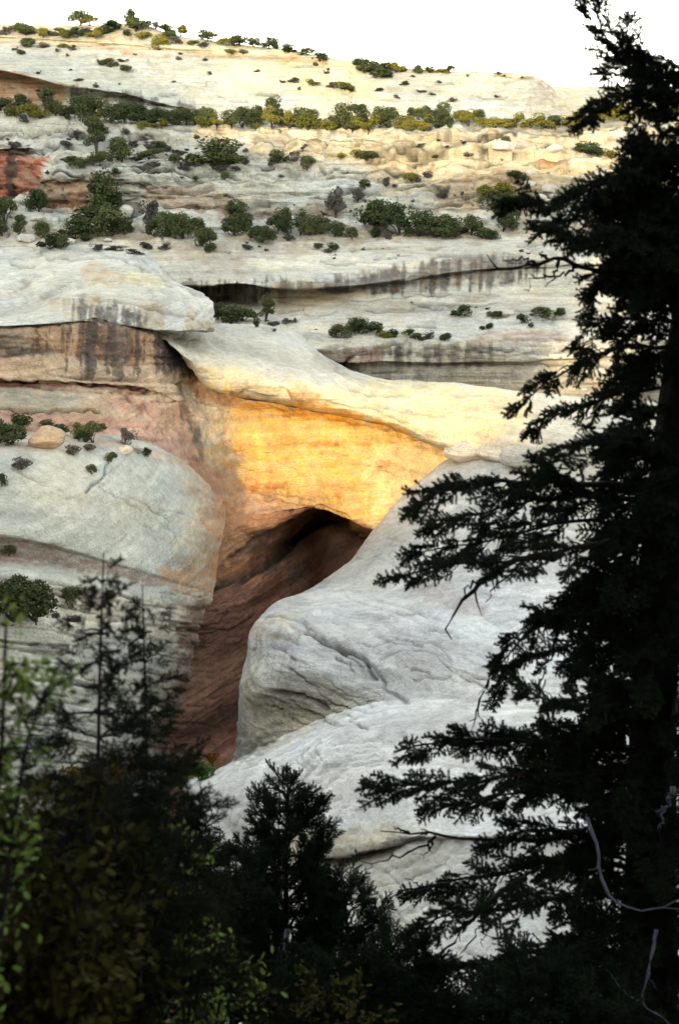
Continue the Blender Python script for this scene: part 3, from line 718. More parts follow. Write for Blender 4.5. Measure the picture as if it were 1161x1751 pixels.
def split_rows(rows, x_cut, left):
    """cut the control rows at a photo column, resampling each"""
    out = []
    for r in rows:
        r = np.array(r, float)
        cut = np.array([x_cut] + [np.interp(x_cut, r[:, 0], r[:, i]) for i in (1, 2)])
        q = [tuple(p) for p in r if (p[0] < x_cut - 6 if left else p[0] > x_cut + 6)]
        out.append(q + [tuple(cut)] if left else [tuple(cut)] + q)
    return out


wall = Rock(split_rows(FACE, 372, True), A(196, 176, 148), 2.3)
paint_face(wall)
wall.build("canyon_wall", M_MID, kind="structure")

bridge = bpy.data.objects.new("natural_bridge", None)
COL.objects.link(bridge)
bridge["label"] = "massive natural sandstone bridge, golden face glowing in the sun above a dark arched opening"
bridge["category"] = "rock arch"
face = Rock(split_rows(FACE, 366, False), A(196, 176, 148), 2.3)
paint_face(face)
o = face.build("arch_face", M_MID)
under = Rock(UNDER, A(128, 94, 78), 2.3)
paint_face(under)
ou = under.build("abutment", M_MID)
top = Rock([
    [(262, 562, 232), (320, 560, 250), (370, 552, 270), (440, 552, 278), (520, 576, 274), (560, 612, 264), (610, 640, 258), (680, 656, 252), (760, 655, 248), (830, 664, 244), (900, 673, 238), (1161, 690, 232), (1400, 700, 226)],
    [(268, 570, 224), (320, 568, 238), (370, 560, 258), (440, 560, 266), (520, 585, 262), (560, 616, 254), (610, 641, 248), (680, 655, 243), (760, 654, 240), (830, 664, 236), (900, 672, 232), (1161, 690, 225), (1400, 700, 220)],
    [(275, 578, 219), (320, 585, 227), (380, 590, 238), (450, 596, 244), (530, 616, 242), (580, 641, 240), (640, 654, 238), (700, 664, 235), (770, 668, 231), (850, 688, 225), (900, 700, 220), (1161, 730, 210), (1400, 740, 208)],
    [(288, 590, 215), (330, 602, 219), (380, 610, 224), (450, 618, 227), (530, 636, 228), (600, 656, 228), (680, 680, 226), (760, 704, 222), (850, 728, 215), (900, 745, 210), (1161, 770, 200), (1400, 780, 196)],
    [(303, 600, 213.5), (345, 614, 215), (385, 625, 216.5), (450, 637, 218), (530, 654, 219), (600, 680, 219.5), (680, 714, 219.5), (740, 744, 219), (800, 770, 216), (880, 792, 209), (1161, 812, 196), (1400, 820, 190)],
    [(309, 605, 213), (351, 632, 213.5), (395, 648, 214.5), (455, 660, 216), (530, 676, 217.5), (600, 697, 218.5), (680, 726, 219), (740, 754, 219.5), (800, 778, 218), (880, 800, 210), (1161, 820, 198), (1400, 830, 192)],
    [(312, 609, 214), (355, 652, 214.5), (397, 668, 215.5), (458, 680, 217), (535, 694, 218.5), (605, 708, 219.5), (685, 735, 220), (745, 760, 221), (800, 782, 220), (880, 804, 213), (1161, 824, 201), (1400, 834, 194)],
    [(314, 612, 217), (358, 662, 218), (400, 675, 219), (462, 688, 221), (538, 702, 222), (608, 714, 223), (688, 740, 224), (745, 764, 225), (800, 785, 225), (880, 806, 218), (1161, 826, 206), (1400, 836, 200)],
    [(316, 608, 226), (360, 660, 228), (402, 672, 229), (464, 686, 230), (540, 700, 231), (610, 712, 232), (690, 738, 232), (745, 762, 232), (800, 784, 232), (880, 805, 226), (1161, 826, 214), (1400, 836, 208)],
], A(206, 202, 184), 2.3)
t = top
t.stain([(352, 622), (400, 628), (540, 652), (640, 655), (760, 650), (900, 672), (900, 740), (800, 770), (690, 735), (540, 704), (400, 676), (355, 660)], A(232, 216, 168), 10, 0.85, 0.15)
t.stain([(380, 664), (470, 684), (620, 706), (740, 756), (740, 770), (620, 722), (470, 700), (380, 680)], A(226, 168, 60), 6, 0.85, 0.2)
t.stain([(488, 668), (505, 655), (530, 660), (545, 680), (520, 690), (495, 688)], A(200, 140, 70), 4, 0.7, 0.3)
t.stain([(390, 655), (440, 664), (420, 672), (392, 664)], A(170, 140, 90), 3, 0.6, 0.5, (8, 5))
t.stain([(540, 604), (592, 640), (560, 640), (530, 622)], A(150, 146, 134), 6, 0.6, 0.4)
t.stain([(400, 590), (520, 600), (560, 635), (480, 640), (400, 615)], A(206, 200, 184), 10, 0.6, 0.4)
for c in ([(480, 660), (492, 668), (500, 684)], [(560, 690), (640, 700), (700, 725)], [(600, 668), (700, 676)], [(640, 690), (760, 712)], [(290, 575), (340, 575), (380, 585)], [(395, 668), (470, 682)]):
    t.crack(c, 2.0, 0.4, 0.3)
t.weather(0.25, 1.5, 0.7, 9, 0.15, 44, tint=0.12)
t.flowlines(6, 0.06, 0.04, 86)
ot = t.build("cap_rock", M_MID)
for q in (o, ou, ot):
    q.parent = bridge

# --- white slickrock ledges below the wall, left
led = Rock([
    [(-300, 722, 182), (0, 726, 178), (150, 735, 186), (240, 750, 196), (300, 776, 204), (345, 812, 208), (388, 850, 210)],
    [(-300, 745, 168), (0, 748, 168), (80, 750, 171), (190, 752, 180), (260, 768, 190), (320, 800, 200), (350, 835, 203.5), (386, 868, 206)],
    [(-300, 768, 159), (0, 774, 159), (80, 770, 163), (190, 766, 174), (260, 780, 184), (320, 815, 194), (350, 852, 199), (386, 885, 203)],
    [(-300, 830, 152), (0, 838, 152), (120, 844, 157), (220, 855, 167), (300, 880, 179), (350, 900, 189), (380, 925, 196)],
    [(-300, 842, 151.5), (0, 850, 151.5), (120, 856, 156.5), (220, 868, 166.5), (300, 893, 178.5), (350, 912, 187.5), (376, 940, 195)],
    [(-300, 893, 147), (0, 898, 147), (120, 904, 152), (220, 928, 162), (300, 955, 174), (345, 970, 184), (370, 990, 192)],
    [(-300, 912, 146), (0, 915, 146), (100, 934, 149.5), (200, 962, 157.5), (280, 985, 169), (330, 1000, 180), (366, 1012, 189)],
    [(-300, 919, 146.6), (0, 922, 146.6), (100, 941, 150.2), (200, 969, 158), (280, 991, 169.3), (330, 1005, 180.2), (366, 1016, 188.8)],
    [(-300, 950, 147), (0, 950, 147), (100, 966, 150), (200, 990, 157.5), (280, 1008, 168), (330, 1018, 179), (364, 1030, 187)],
    [(-300, 985, 141), (0, 985, 141), (100, 998, 144), (200, 1015, 152), (270, 1032, 163), (320, 1050, 174), (350, 1060, 183)],
    [(-300, 1035, 139), (0, 1035, 139), (100, 1045, 142.5), (200, 1058, 150), (270, 1075, 161), (315, 1090, 172), (340, 1100, 179)],
    [(-300, 1058, 134), (0, 1060, 134), (100, 1068, 138), (200, 1085, 146), (260, 1105, 156), (305, 1125, 168), (330, 1140, 175)],
    [(-300, 1120, 132), (0, 1120, 132), (100, 1128, 136), (200, 1145, 144), (250, 1160, 153), (290, 1185, 164), (310, 1210, 171)],
    [(-300, 1140, 127), (0, 1140, 127), (100, 1150, 131), (200, 1170, 140), (245, 1185, 149), (280, 1215, 160), (295, 1240, 166)],
    [(-300, 1225, 123), (0, 1225, 123), (100, 1240, 128), (200, 1265, 138), (240, 1285, 147), (275, 1310, 158), (285, 1330, 164)],
    [(-300, 1330, 121), (0, 1330, 121), (100, 1345, 127), (200, 1370, 137), (240, 1390, 145), (275, 1410, 156), (285, 1430, 160)],
    [(-300, 1550, 118), (0, 1550, 118), (100, 1560, 124), (200, 1570, 134), (240, 1580, 143), (285, 1600, 156)],
], A(192, 192, 178), 2.4)
l = led
l.stain([(-350, 730), (150, 738), (300, 778), (330, 812), (260, 782), (190, 768), (80, 772), (-350, 772)], A(196, 170, 146), 5, 0.75, 0.4)
l.stain([(-350, 770), (80, 772), (190, 768), (300, 800), (350, 850), (330, 870), (200, 840), (-350, 820)], A(190, 194, 182), 10, 0.8, 0.3)
l.stain([(-350, 842), (0, 842), (120, 850), (220, 858), (300, 884), (300, 890), (200, 868), (120, 860), (-350, 850)], A(206, 208, 190), 3, 0.6, 0.3)
l.stain([(-350, 890), (0, 892), (120, 898), (220, 930), (330, 975), (360, 1000), (300, 985), (200, 958), (100, 930), (-350, 910)], A(206, 208, 194), 5, 0.7, 0.3)
l.stain([(330, 850), (388, 850), (380, 930), (340, 960), (300, 880)], A(206, 196, 170), 9, 0.7, 0.4)
l.stain([(-350, 912), (0, 914), (100, 935), (200, 966), (280, 990), (290, 1002), (200, 990), (100, 966), (-350, 950)], A(150, 122, 108), 5, 0.85, 0.3, (50, 10))
l.stain([(280, 975), (330, 968), (360, 975), (362, 1010), (300, 1010), (275, 995)], A(202, 158, 116), 6, 0.85, 0.2)
l.stain([(352, 915), (362, 915), (362, 950), (370, 985), (360, 985), (350, 945)], DARK * 1.5, 4, 0.8, 0.2)
l.stain([(282, 956), (350, 944), (356, 958), (330, 968), (285, 966)], A(140, 128, 108), 5, 0.7, 0.5, (9, 6))
l.stain([(-350, 985), (100, 998), (340, 1040), (310, 1110), (200, 1075), (-350, 1050)], A(214, 206, 182), 8, 0.8, 0.3, (60, 12))
l.stain([(50, 1100), (110, 1102), (108, 1118), (55, 1116)], DARK * 2, 5, 0.7, 0.3, (20, 8))
l.stain([(-350, 1120), (100, 1128), (250, 1165), (240, 1185), (100, 1150), (-350, 1140)], A(150, 140, 126), 5, 0.7, 0.5, (50, 8))
for q in range(26):
    r = random.Random(q + 7)
    x, y = r.uniform(-20, 330), r.uniform(845, 960)
    dx = r.uniform(40, 120)
    l.stain([(x, y), (x + dx, y + dx * r.uniform(0.25, 0.8)), (x + dx, y + dx * 0.5 + 3)], A(212, 212, 198), 1.8, 0.16, 0.4, (14, 10), seed=q)
l.stain([(322, 790), (420, 830), (420, 930), (386, 1030), (336, 1010), (340, 940), (335, 880)], A(206, 184, 150), 26, 0.9, 0.1, (30, 30))
l.stain([(358, 800), (430, 850), (420, 930), (390, 1030), (358, 1010), (366, 940)], A(196, 148, 106), 16, 0.9, 0.1, (24, 24))
l.stain([(318, 1030), (380, 1020), (340, 1140), (300, 1260), (270, 1330), (262, 1290), (290, 1200), (310, 1110)], A(132, 98, 80), 12, 0.9, 0.2, (18, 18))
l.crack([(188, 790), (178, 812), (150, 840)], 1.6, 0.4, 0.5)
for c in ([(0, 985), (120, 1000), (240, 1026)], [(0, 1040), (200, 1062)], [(0, 1098), (60, 1102), (120, 1106)], [(20, 1012), (150, 1022)], [(0, 1175), (120, 1190)], [(40, 1155), (200, 1180)]):
    l.crack(c, 2.2, 0.6, 0.4)
mk = 0.25 + 0.75 * smooth(955, 1000, l.py - 0.12 * l.px)
l.seams((0, 985, 300, 1300), 22, (25, 90), (0.05, 0.2), 105, 0.4, 0.35, 1.7)
l.seams((0, 790, 330, 900), 12, (30, 90), (0.1, 0.7), 106, 0.25, 0.15, 1.6)
l.weather(0.35, 1.8, 0.6, 8, 0.22, 55, 0.0, mk, 0.14, w=-(l.py - 0.16 * l.px) * 0.055)
l.beds(1.6, 0.30, 87, 0.9 * smooth(960, 1010, l.py - 0.12 * l.px), 0.32, 0.25, w=-(l.py - 0.16 * l.px) * 0.058)
l.flowlines(4, 0.09, 0.04, 88)
l.build("slickrock_ledges", M_NEAR, kind="structure")

# --- white slickrock shoulder on the right, three folds
sh_rows = [
    [(800, 765, 236), (850, 760, 228), (950, 786, 216), (1161, 796, 206), (1500, 800, 204)],
    [(745, 800, 226), (800, 785, 219), (950, 792, 207), (1161, 800, 200), (1500, 802, 200)],
    [(692, 848, 219), (780, 830, 209), (900, 850, 199), (1161, 860, 190), (1500, 862, 190)],
    [(641, 906, 214.5), (700, 890, 204), (800, 880, 192), (950, 900, 182), (1161, 910, 172), (1500, 912, 170)],
    [(586, 975, 202), (650, 956, 191), (750, 948, 182), (900, 960, 170), (1161, 980, 155), (1500, 985, 150)],
    [(520, 1012, 184), (600, 1005, 176), (700, 1008, 168), (850, 1028, 156), (1161, 1060, 140), (1500, 1065, 135)],
    [(467, 1036, 168), (540, 1038, 161), (640, 1048, 157), (760, 1072, 149), (900, 1090, 142), (1161, 1110, 130), (1500, 1115, 125)],
    [(431, 1090, 160), (500, 1092, 149), (600, 1106, 145), (720, 1128, 140), (850, 1140, 134), (1161, 1160, 120), (1500, 1165, 115)],
    [(414, 1180, 156), (470, 1168, 146), (560, 1176, 142), (640, 1178, 139), (740, 1172, 135), (900, 1188, 126), (1161, 1200, 114), (1500, 1205, 110)],
    [(397, 1302, 153), (440, 1288, 147), (500, 1257, 144), (580, 1222, 141), (660, 1202, 136), (760, 1195, 130), (900, 1210, 121), (1161, 1230, 110), (1500, 1235, 106)],
    [(310, 1350, 128), (370, 1314, 126), (440, 1284, 127), (500, 1254, 127), (580, 1219, 128), (660, 1201, 128), (760, 1197, 124), (900, 1213, 117), (1161, 1234, 107), (1500, 1240, 104)],
    [(318, 1356, 122), (380, 1326, 119), (450, 1298, 118), (520, 1268, 117), (600, 1240, 117), (690, 1226, 117), (800, 1226, 114), (900, 1240, 110), (1161, 1258, 102), (1500, 1264, 100)],
    [(330, 1375, 119), (390, 1362, 113), (465, 1340, 110), (560, 1310, 109), (680, 1292, 108), (800, 1292, 106), (1161, 1312, 98), (1500, 1318, 96)],
    [(345, 1430, 116), (400, 1430, 107.5), (480, 1418, 103), (580, 1398, 101), (700, 1378, 100), (850, 1380, 97), (1161, 1400, 90), (1500, 1405, 88)],
    [(362, 1482, 115), (450, 1476, 104), (540, 1464, 99), (590, 1461, 97.5), (640, 1451, 96), (720, 1430, 94), (900, 1430, 90), (1161, 1440, 85), (1500, 1445, 84)],
    [(362, 1485, 115), (450, 1479, 104.2), (540, 1468, 100.2), (590, 1465, 100.5), (640, 1455, 98.5), (720, 1434, 95), (900, 1434, 90.2), (1161, 1444, 85), (1500, 1449, 84)],
    [(362, 1530, 113), (450, 1520, 103), (560, 1506, 97), (640, 1492, 94), (720, 1470, 92), (900, 1470, 88), (1161, 1480, 82), (1500, 1485, 80)],
    [(350, 1600, 104), (480, 1580, 95), (620, 1560, 88), (760, 1545, 84), (1161, 1550, 77), (1500, 1555, 75)],
    [(335, 1680, 93), (480, 1670, 85), (620, 1655, 78), (760, 1640, 74), (1161, 1640, 67), (1500, 1645, 66)],
    [(320, 1800, 82), (480, 1800, 74), (620, 1800, 67), (1161, 1800, 58), (1500, 1800, 57)],
    [(280, 2050, 70), (480, 2050, 62), (620, 2050, 56), (1161, 2050, 48), (1500, 2050, 47)],
]
# the far side of the shoulder, turned away from the camera: drops to the canyon floor
edge = [r[0] for r in sh_rows]
for r in sh_rows:
    x, y, d = r[0]
    k = 1.0 if y > 800 else 0.3
    r.insert(0, (x + 3, y + 7 * k, d + 9))
    r.insert(0, (x + 14, y + 60 * k, d + 16))
sh = Rock(sh_rows, A(210, 210, 203), 2.3)
s = sh
s.stain([(690, 850), (800, 800), (1500, 800), (1500, 1000), (800, 960), (620, 1000), (520, 1010), (640, 905)], A(196, 194, 180), 14, 0.7, 0.3)
s.stain([(860, 590), (1161, 590), (1161, 900), (860, 850)], CREAM, 10, 0.6, 0.3)
s.stain([(700, 990), (770, 1000), (830, 1040), (820, 1055), (700, 1020)], A(168, 150, 138), 6, 0.6, 0.5, (20, 10))
s.stain([(440, 1060), (500, 1050), (500, 1090), (440, 1120)], A(200, 176, 128), 12, 0.6, 0.5, (14, 10))
s.stain([(430, 1190), (470, 1180), (520, 1200), (560, 1222), (530, 1236), (470, 1215), (440, 1220)], A(96, 96, 92), 5, 0.6, 0.45, (20, 7))
s.stain([(520, 1070), (560, 1100), (610, 1118), (640, 1150), (650, 1180), (630, 1165), (600, 1128), (550, 1112)], A(110, 110, 106), 5, 0.55, 0.45, (16, 8))
s.stain([(480, 1085), (520, 1085), (515, 1105), (480, 1100)], A(120, 112, 98), 5, 0.6, 0.4, (10, 6))
s.stain([(440, 1160), (560, 1190), (600, 1230), (520, 1255), (460, 1275), (420, 1300), (420, 1200)], A(186, 176, 142), 14, 0.6, 0.4, (26, 16))
s.stain([(398, 1240), (430, 1260), (470, 1270), (440, 1290), (398, 1310)], A(132, 128, 112), 8, 0.7, 0.4, (16, 10))
s.stain([(640, 1080), (760, 1090), (800, 1130), (720, 1150), (660, 1130)], A(176, 174, 168), 12, 0.6, 0.4, (30, 12))
s.stain([(560, 1120), (640, 1150), (760, 1160), (800, 1200), (640, 1195)], A(200, 202, 194), 10, 0.6, 0.4, (60, 12))
s.stain([(560, 1250), (700, 1210), (800, 1200), (800, 1250), (660, 1290), (560, 1290)], A(176, 172, 164), 14, 0.6, 0.4, (40, 14))
s.stain([(470, 1430), (560, 1425), (660, 1415), (720, 1420), (640, 1452), (560, 1464), (470, 1474)], A(188, 172, 130), 8, 0.7, 0.4, (30, 8))
s.stain([(540, 1455), (640, 1445), (720, 1425), (720, 1440), (640, 1462), (550, 1474)], DARK * 1.8, 4, 0.75, 0.3, (30, 6))
s.stain([(380, 1480), (560, 1468), (760, 1436), (1161, 1445), (1161, 1700), (380, 1700)], A(160, 156, 140), 10, 0.75, 0.4, (40, 16))
s.stain([(340, 1640), (440, 1670), (440, 1740), (360, 1730)], A(170, 128, 104), 10, 0.8, 0.4)
# flowing cross-bed lines
def flow(pts, n, gap, width, dark, depth=0.12, light=False, seed=0):
    r = random.Random(seed)
    for i in range(n):
        q = [(x + gap[0] * i + r.uniform(-3, 3), y + gap[1] * i + r.uniform(-2, 2)) for x, y in pts]
        if light:
            s.crack(q, width, -depth, -dark * r.uniform(0.5, 1.3), 3, seed + i)
        else:
            s.crack(q, width, depth, dark * r.uniform(0.4, 1.2), 3, seed + i)
flow([(432, 1110), (460, 1060), (520, 1068), (580, 1110), (640, 1140), (660, 1180), (700, 1200)], 1, (0, 0), 3, 0.4, 0.5)
flow([(520, 1080), (560, 1105), (600, 1118)], 1, (0, 0), 3.5, 0.65, 0.8)
flow([(470, 1180), (520, 1190), (560, 1216)], 1, (0, 0), 4, 0.65, 0.8)
flow([(600, 1115), (625, 1128), (640, 1160)], 1, (0, 0), 3, 0.5, 0.6)
flow([(450, 1100), (440, 1160), (470, 1200), (540, 1225)], 5, (14, 5), 2, 0.22, 0.15, seed=5)
flow([(560, 1160), (600, 1190), (650, 1200)], 4, (-14, 8), 1.8, 0.3, 0.15, seed=9)
flow([(600, 1010), (700, 1040), (800, 1080), (860, 1100)], 4, (-10, 12), 2, 0.16, 0.15, seed=13)
flow([(640, 960), (740, 990), (860, 1000)], 4, (8, -14), 2, 0.15, 0.12, seed=17)
flow([(640, 1110), (680, 1095), (740, 1100), (770, 1130)], 3, (4, 12), 2.2, 0.3, 0.2, seed=21)
flow([(380, 1400), (410, 1350), (470, 1320), (560, 1290), (640, 1270)], 6, (6, 9), 2.0, 0.16, 0.18, seed=25)
flow([(400, 1330), (480, 1300), (560, 1270)], 4, (20, 14), 2.4, 0.14, 0.12, True, seed=31)
flow([(520, 1290), (512, 1310), (530, 1330)], 4, (10, -4), 2.2, 0.25, 0.2, seed=37)
flow([(590, 1490), (640, 1520), (690, 1570)], 7, (6, 24), 2, 0.28, 0.2, seed=41)
flow([(620, 1500), (700, 1480), (760, 1440)], 6, (6, 24), 2, 0.25, 0.2, seed=47)
flow([(400, 1290), (440, 1240), (500, 1230)], 3, (4, 14), 2.2, 0.2, 0.2, True, seed=51)
flow([(425, 1235), (450, 1240), (465, 1260)], 3, (-8, 14), 2.4, 0.3, 0.15, True, seed=53)
s.bulge(470, 1085, 36, 26, 1.2).bulge(450, 1175, 30, 30, 1.3).bulge(540, 1150, 70, 30, 0.9, 20).bulge(700, 1130, 60, 24, 0.7)
s.bulge(520, 1320, 90, 26, 0.9, -20).bulge(400, 1380, 26, 36, 0.8).bulge(640, 1340, 70, 36, 0.9).bulge(480, 1390, 40, 30, 0.5).bulge(700, 1170, 90, 12, -0.6, 8)
s.bulge(660, 960, 80, 18, 0.7, -30).bulge(560, 1180, 30, 14, -0.5, 30)
s.seams((560, 960, 900, 1180), 16, (20, 80), (-0.2, 0.5), 107, 0.34, 0.25, 1.6)
s.seams((440, 1100, 600, 1240), 14, (20, 70), (0.2, 0.7), 108, 0.42, 0.3, 1.7)
s.seams((380, 1290, 760, 1430), 16, (20, 90), (-0.6, 0.0), 109, 0.28, 0.2, 1.6)
s.seams((560, 1470, 800, 1650), 16, (20, 80), (-0.5, 0.8), 110, 0.3, 0.2, 1.6)
s.weather(0.14, 1.1, 0.45, 8, 0.07, 66, 0.15, None, 0.12)
s.flowlines(14, 0.22, 0.05, 89)
s.build("slickrock_shoulder", M_NEAR, kind="structure")

# --- canyon floor out to the horizon, and the slope below the camera
def sheet(name, xs, ys, zf, mat):
    X, Y = np.meshgrid(xs, ys)
    Z = zf(X, Y)
    o = grid_object(name, np.stack([X, Y, Z], -1), None, mat)
    o["kind"] = "structure"
    return o
sheet("canyon_floor", np.concatenate([[-6000, -2000, -800], np.arange(-400, 401, 8.0), [800, 2000, 6000]]),
      np.concatenate([[-3000, -600], np.arange(-150, 520, 8.0), [900, 2000, 9000]]),
      lambda X, Y: -93 + 2.0 * fbm(X / 40, Y / 40, 0 * X, 4, 5), M_FLOOR)
def slope_z(X, Y):
    Yc = np.clip(Y, 0, 200)
    z = -1.75 - 0.86 * Yc + 0.0042 * np.clip(Yc - 20, 0, 60) ** 2
    z = z + np.clip(-Y, 0, 60) * 0.10 + 0.5 * fbm(X / 4, Y / 4, 0 * X, 4, 9) * smooth(1, 8, np.abs(Y) + np.abs(X))
    return z
sheet("hillside", np.arange(-120, 121, 1.0), np.concatenate([np.arange(-100, -4, 4.0), np.arange(-4, 62, 0.6)]), slope_z, M_SOIL)
# --- added unseen ridge behind camera, notched to let sun onto bridge and mesa top
BLOCKER_Y = -110.0
crest = [(-800, -120), (-800, 180), (-300, 172), (-261, 164), (-215, 148), (-197, 134), (-187, 118), (-165, 108), (-150, 105), (-120, 101), (-72, 99),
         (-71, 60), (-73, 47), (-80, 45), (-100, 44.5), (-112, 44.5), (-121, 44), (-126, 39), (-124, 31), (-119, 24), (-113, 19), (-104, 18),
         (-96, 16), (-90, 18.5), (-86, 25), (-80, 29), (-72, 31), (-62, 33), (-59, 40), (-58, 98), (-20, 100), (60, 96), (150, 100), (420, 92), (420, -120)]
crest = [(x, z) if z < 0 else ((x + 18.5, z + 14.6) if z < 70 else (x + 28, z + 22)) for x, z in crest]
outline = []
for (x0, z0), (x1, z1) in zip(crest, crest[1:]):
    n = max(1, int(math.hypot(x1 - x0, z1 - z0) / 4))
    for i in range(n):
        outline.append((x0 + (x1 - x0) * i / n, z0 + (z1 - z0) * i / n))
outline.append(crest[-1])
ox = np.array(outline)
ox[:, 0] += 0.7 * fbm(ox[:, 0] / 9, ox[:, 1] / 9, 0 * ox[:, 0], 3, 71)
ox[:, 1] += 0.7 * fbm(ox[:, 0] / 9, ox[:, 1] / 9, 5 + 0 * ox[:, 0], 3, 72)
from mathutils.geometry import tessellate_polygon
n = len(ox)
rv = np.zeros((2 * n, 3))
rv[:n] = np.stack([ox[:, 0], np.full(n, BLOCKER_Y), ox[:, 1]], 1)
rv[n:] = rv[:n] + np.array(TO_SUN) * 60
tri = tessellate_polygon([[Vector((a, c, 0)) for a, c in ox]])
fl = [list(t_) for t_ in tri] + [[t_[0] + n, t_[2] + n, t_[1] + n] for t_ in tri]
for i in range(n):
    j = (i + 1) % n
    fl += [[i, j, j + n], [i, j + n, i + n]]
blocker = mesh_object("sun_blocker_ridge", rv, np.array(fl), 3, M_BLOCKER)
blocker["kind"] = "structure"
# ------------------------------------------------------------------ plants and boulders: tools
bpy.context.view_layer.update()
TERRAIN = [o_ for o_ in COL.objects if o_.type == 'MESH' and o_.name not in ("sun_blocker_ridge",)]


def ground(px, py):
    """first terrain point seen in this direction"""
    rx, ry, rz = ray(px, py)
    v = Vector((float(rx), float(ry), float(rz))).normalized()
    best = None
    for o_ in TERRAIN:
        hit, loc, nor, _ = o_.ray_cast(Vector((0, 0, 0)), v)
        if hit and (best is None or loc.length < best.length):
            best = loc.copy()
    return best


def foliage_material(name, dark, light, tip=None, rnd=0.35):
    m, t, b = new_mat(name, 0.9)
    b.inputs["Specular IOR Level"].default_value = 0.03
    N, Lk = t.nodes, t.links
    geo = N.new("ShaderNodeNewGeometry")
    nz = N.new("ShaderNodeTexNoise")
    nz.inputs["Scale"].default_value = 1.3
    nz.inputs["Detail"].default_value = 3
    Lk.new(geo.outputs["Position"], nz.inputs[0])
    oi = N.new("ShaderNodeObjectInfo")
    ad = N.new("ShaderNodeMath")
    ad.operation = 'MULTIPLY_ADD'
    ad.inputs[1].default_value = rnd
    Lk.new(oi.outputs["Random"], ad.inputs[0])
    Lk.new(nz.outputs[0], ad.inputs[2])
    rp = N.new("ShaderNodeValToRGB")
    rp.color_ramp.elements[0].position = 0.38
    rp.color_ramp.elements[0].color = (*dark, 1)
    rp.color_ramp.elements[1].position = 0.95
    rp.color_ramp.elements[1].color = (*light, 1)
    Lk.new(ad.outputs[0], rp.inputs[0])
    Lk.new(rp.outputs[0], b.inputs["Base Color"])
    return m


M_JUN = foliage_material("juniper_foliage", (0.024, 0.038, 0.018), (0.080, 0.090, 0.036))
M_OAK = foliage_material("oak_brush_foliage", (0.060, 0.075, 0.018), (0.19, 0.165, 0.035))  # yellow-green oak, with the upper rows' sunlight worked into the tone
M_SAGE = foliage_material("sagebrush_foliage", (0.040, 0.040, 0.038), (0.095, 0.09, 0.075))
M_GOLD = foliage_material("autumn_foliage", (0.16, 0.09, 0.015), (0.36, 0.21, 0.03))
M_GREEN = foliage_material("cottonwood_foliage", (0.035, 0.075, 0.015), (0.08, 0.14, 0.03))
M_FIR = foliage_material("fir_needles", (0.005, 0.008, 0.005), (0.016, 0.023, 0.012))
M_PINE = foliage_material("pine_needles", (0.006, 0.008, 0.005), (0.015, 0.018, 0.009))
M_LEAF = foliage_material("oak_leaves", (0.008, 0.018, 0.005), (0.050, 0.080, 0.018))
M_LEAF_OLIVE = foliage_material("olive_leaves", (0.004, 0.005, 0.0015), (0.026, 0.024, 0.005))
M_SPRIG = foliage_material("bright_oak_leaves", (0.016, 0.036, 0.008), (0.090, 0.125, 0.026))  # brighter copy of the oak leaves, highlights put into the colour
M_JNEAR = foliage_material("near_juniper_foliage", (0.005, 0.010, 0.006), (0.015, 0.023, 0.012))
M_BARK = rock_material("dark_bark", 8.0, 0.3, 1.0, attr=False, base=(0.010, 0.007, 0.008))
M_BARK2 = rock_material("grey_bark", 8.0, 0.3, 0.8, attr=False, base=(0.07, 0.055, 0.045))
M_DEAD = rock_material("weathered_dead_wood", 14.0, 0.3, 0.6, attr=False, base=(0.075, 0.078, 0.10))
M_BOULDER = rock_material("pale_boulder", 1.2, 0.6, 0.7, attr=False, base=(0.44, 0.42, 0.36))
M_BOULDER_TAN = rock_material("tan_boulder", 1.2, 0.6, 0.8, attr=False, base=(0.36, 0.28, 0.20))


def rand_dirs(n, r):
    v = r.normal(size=(n, 3))
    return v / np.linalg.norm(v, axis=1, keepdims=True)


def leaf_quads(c, size, r, up=0.0, aspect=1.6):
    """one small leaf-clump quad at each centre"""
    n = len(c)
    a = rand_dirs(n, r)
    a[:, 2] += up
    a /= np.linalg.norm(a, axis=1, keepdims=True)
    b = np.cross(a, rand_dirs(n, r))
    b /= np.linalg.norm(b, axis=1, keepdims=True) + 1e-6
    s = (size * r.uniform(0.6, 1.3, n))[:, None]
    a, b = a * s * aspect / 2, b * s / 2
    v = np.stack([c - a, c + b, c + a, c - b], 1).reshape(-1, 3)
    return v, np.arange(4 * n).reshape(-1, 4)


def tube(pts, rad, sides=6):
    pts = np.array(pts, float)
    rad = np.array(rad, float)
    tg = np.gradient(pts, axis=0)
    tg /= np.linalg.norm(tg, axis=1, keepdims=True) + 1e-9
    ref = np.where(np.abs(tg[:, 2:3]) > 0.9, np.array([[1.0, 0, 0]]), np.array([[0, 0, 1.0]]))
    a = np.cross(tg, ref)
    a /= np.linalg.norm(a, axis=1, keepdims=True) + 1e-9
    b = np.cross(tg, a)
    th = np.linspace(0, 2 * np.pi, sides, endpoint=False)
    ring = a[:, None] * np.cos(th)[None, :, None] + b[:, None] * np.sin(th)[None, :, None]
    v = (pts[:, None] + ring * rad[:, None, None]).reshape(-1, 3)
    n = len(pts)
    i = np.arange(n * sides).reshape(n, sides)
    j = np.roll(i, -1, 1)
    f = np.stack([i[:-1], j[:-1], j[1:], i[1:]], -1).reshape(-1, 4)
    return v, f


def merge(parts):
    vs, fs, k = [], [], 0
    for v, f in parts:
        vs.append(v)
        fs.append(f + k)
        k += len(v)
    return np.concatenate(vs), np.concatenate(fs)


def resample(pts, n):
    pts = np.array(pts, float)
    t = np.concatenate([[0], np.cumsum(np.linalg.norm(np.diff(pts, axis=0), axis=1))])
    return pchip(t / t[-1], pts, np.linspace(0, 1, n))


